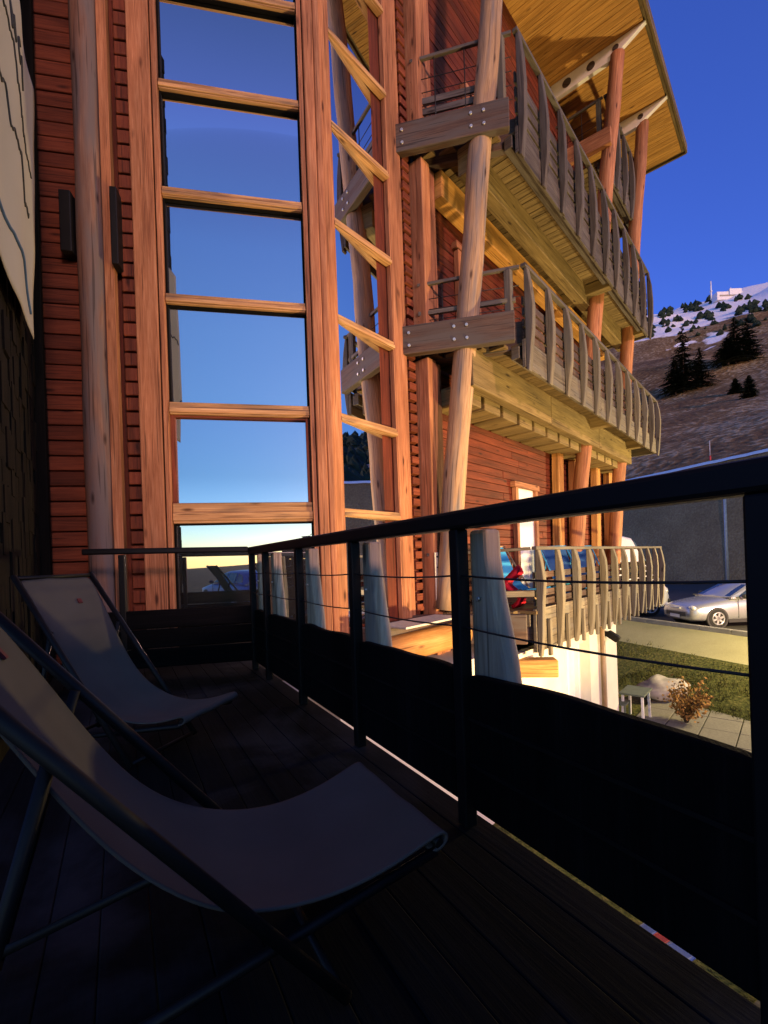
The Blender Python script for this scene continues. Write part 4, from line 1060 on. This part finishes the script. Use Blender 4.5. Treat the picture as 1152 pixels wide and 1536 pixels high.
# ================================================================== LIGHT, SKY, CAMERA
SUN_AZ, SUN_EL = 150.0, 9.0
SKY_AZ, SKY_EL = 150.0, 3.0
w = bpy.data.worlds.new('World'); bpy.context.scene.world = w; w.use_nodes = True
nt = w.node_tree; bg = nt.nodes['Background']
sky = nt.nodes.new('ShaderNodeTexSky'); sky.sky_type = 'NISHITA'; sky.sun_disc = False
sky.sun_elevation = radians(SKY_EL); sky.sun_rotation = radians(SKY_AZ); sky.altitude = 1800; sky.dust_density = 0.6; sky.ozone_density = 3.0
# dusk grading of the sky: deep blue away from the glow, paler towards it
tcw = nd(nt, 'ShaderNodeTexCoord'); sx = nd(nt, 'ShaderNodeSeparateXYZ'); nt.links.new(tcw.outputs['Generated'], sx.inputs[0])
back = ramp(nt, [(0.0, (1.25, 1.2, 1.3)), (0.08, (1.1, 1.05, 1.15)), (0.2, (0.72, 0.75, 0.85)), (0.42, (1.15, 1.0, 1.15)), (0.56, (1.2, 0.98, 1.25)), (0.67, (1.1, 0.68, 1.0)), (0.8, (0.7, 0.45, 0.58)), (1.0, (0.5, 0.38, 0.55))])
nt.links.new(sx.outputs['Z'], back.inputs[0])
dt = nd(nt, 'ShaderNodeVectorMath', operation='DOT_PRODUCT'); nt.links.new(tcw.outputs['Generated'], dt.inputs[0]); dt.inputs[1].default_value = (sin(radians(SKY_AZ)), cos(radians(SKY_AZ)), 0)
fr_ = nd(nt, 'ShaderNodeMapRange', interpolation_type='SMOOTHSTEP'); fr_.inputs['From Min'].default_value = -0.35; fr_.inputs['From Max'].default_value = 0.5; nt.links.new(dt.outputs['Value'], fr_.inputs['Value'])
tint = nd(nt, 'ShaderNodeMix', data_type='RGBA'); nt.links.new(fr_.outputs[0], tint.inputs[0]); tint.inputs[6].default_value = (0.66, 0.58, 1.28, 1); nt.links.new(back.outputs[0], tint.inputs[7])
mulw = nd(nt, 'ShaderNodeMix', data_type='RGBA', blend_type='MULTIPLY'); mulw.inputs[0].default_value = 1.0
nt.links.new(sky.outputs[0], mulw.inputs[6]); nt.links.new(tint.outputs[2], mulw.inputs[7]); nt.links.new(mulw.outputs[2], bg.inputs['Color'])
bg.inputs['Strength'].default_value = 0.15
sl_ = bpy.data.lights.new('sun', 'SUN'); sl_.energy = 0.80; sl_.angle = radians(5); sl_.color = (1.0, 0.52, 0.42)
so = bpy.data.objects.new('sun', sl_); C.objects.link(so)
sd_ = V((sin(radians(SUN_AZ))*cos(radians(SUN_EL)), cos(radians(SUN_AZ))*cos(radians(SUN_EL)), sin(radians(SUN_EL))))
so.rotation_euler = sd_.to_track_quat('Z', 'Y').to_euler()
cam = bpy.data.cameras.new('camera'); co = bpy.data.objects.new('camera', cam); C.objects.link(co)
a = radians(2.0)
rx, ry, rz = V((cos(a), 0, -sin(a))), V((sin(a), 0, cos(a))), V((0, -1, 0))
co.matrix_world = Matrix(((rx.x, ry.x, rz.x, 0), (rx.y, ry.y, rz.y, 0), (rx.z, ry.z, rz.z, 0), (0, 0, 0, 1)))
cam.sensor_fit = 'VERTICAL'; cam.sensor_height = 36.0; cam.lens = 36.0*700/1536; cam.shift_y = 73/1536
cam.clip_start = 0.05; cam.clip_end = 8000
sc = bpy.context.scene; sc.camera = co
sc.view_settings.view_transform = 'Standard'; sc.view_settings.look = 'None'; sc.view_settings.exposure = 1.7; sc.view_settings.gamma = 1.0
sc.cycles.max_bounces = 6; sc.cycles.use_denoising = True
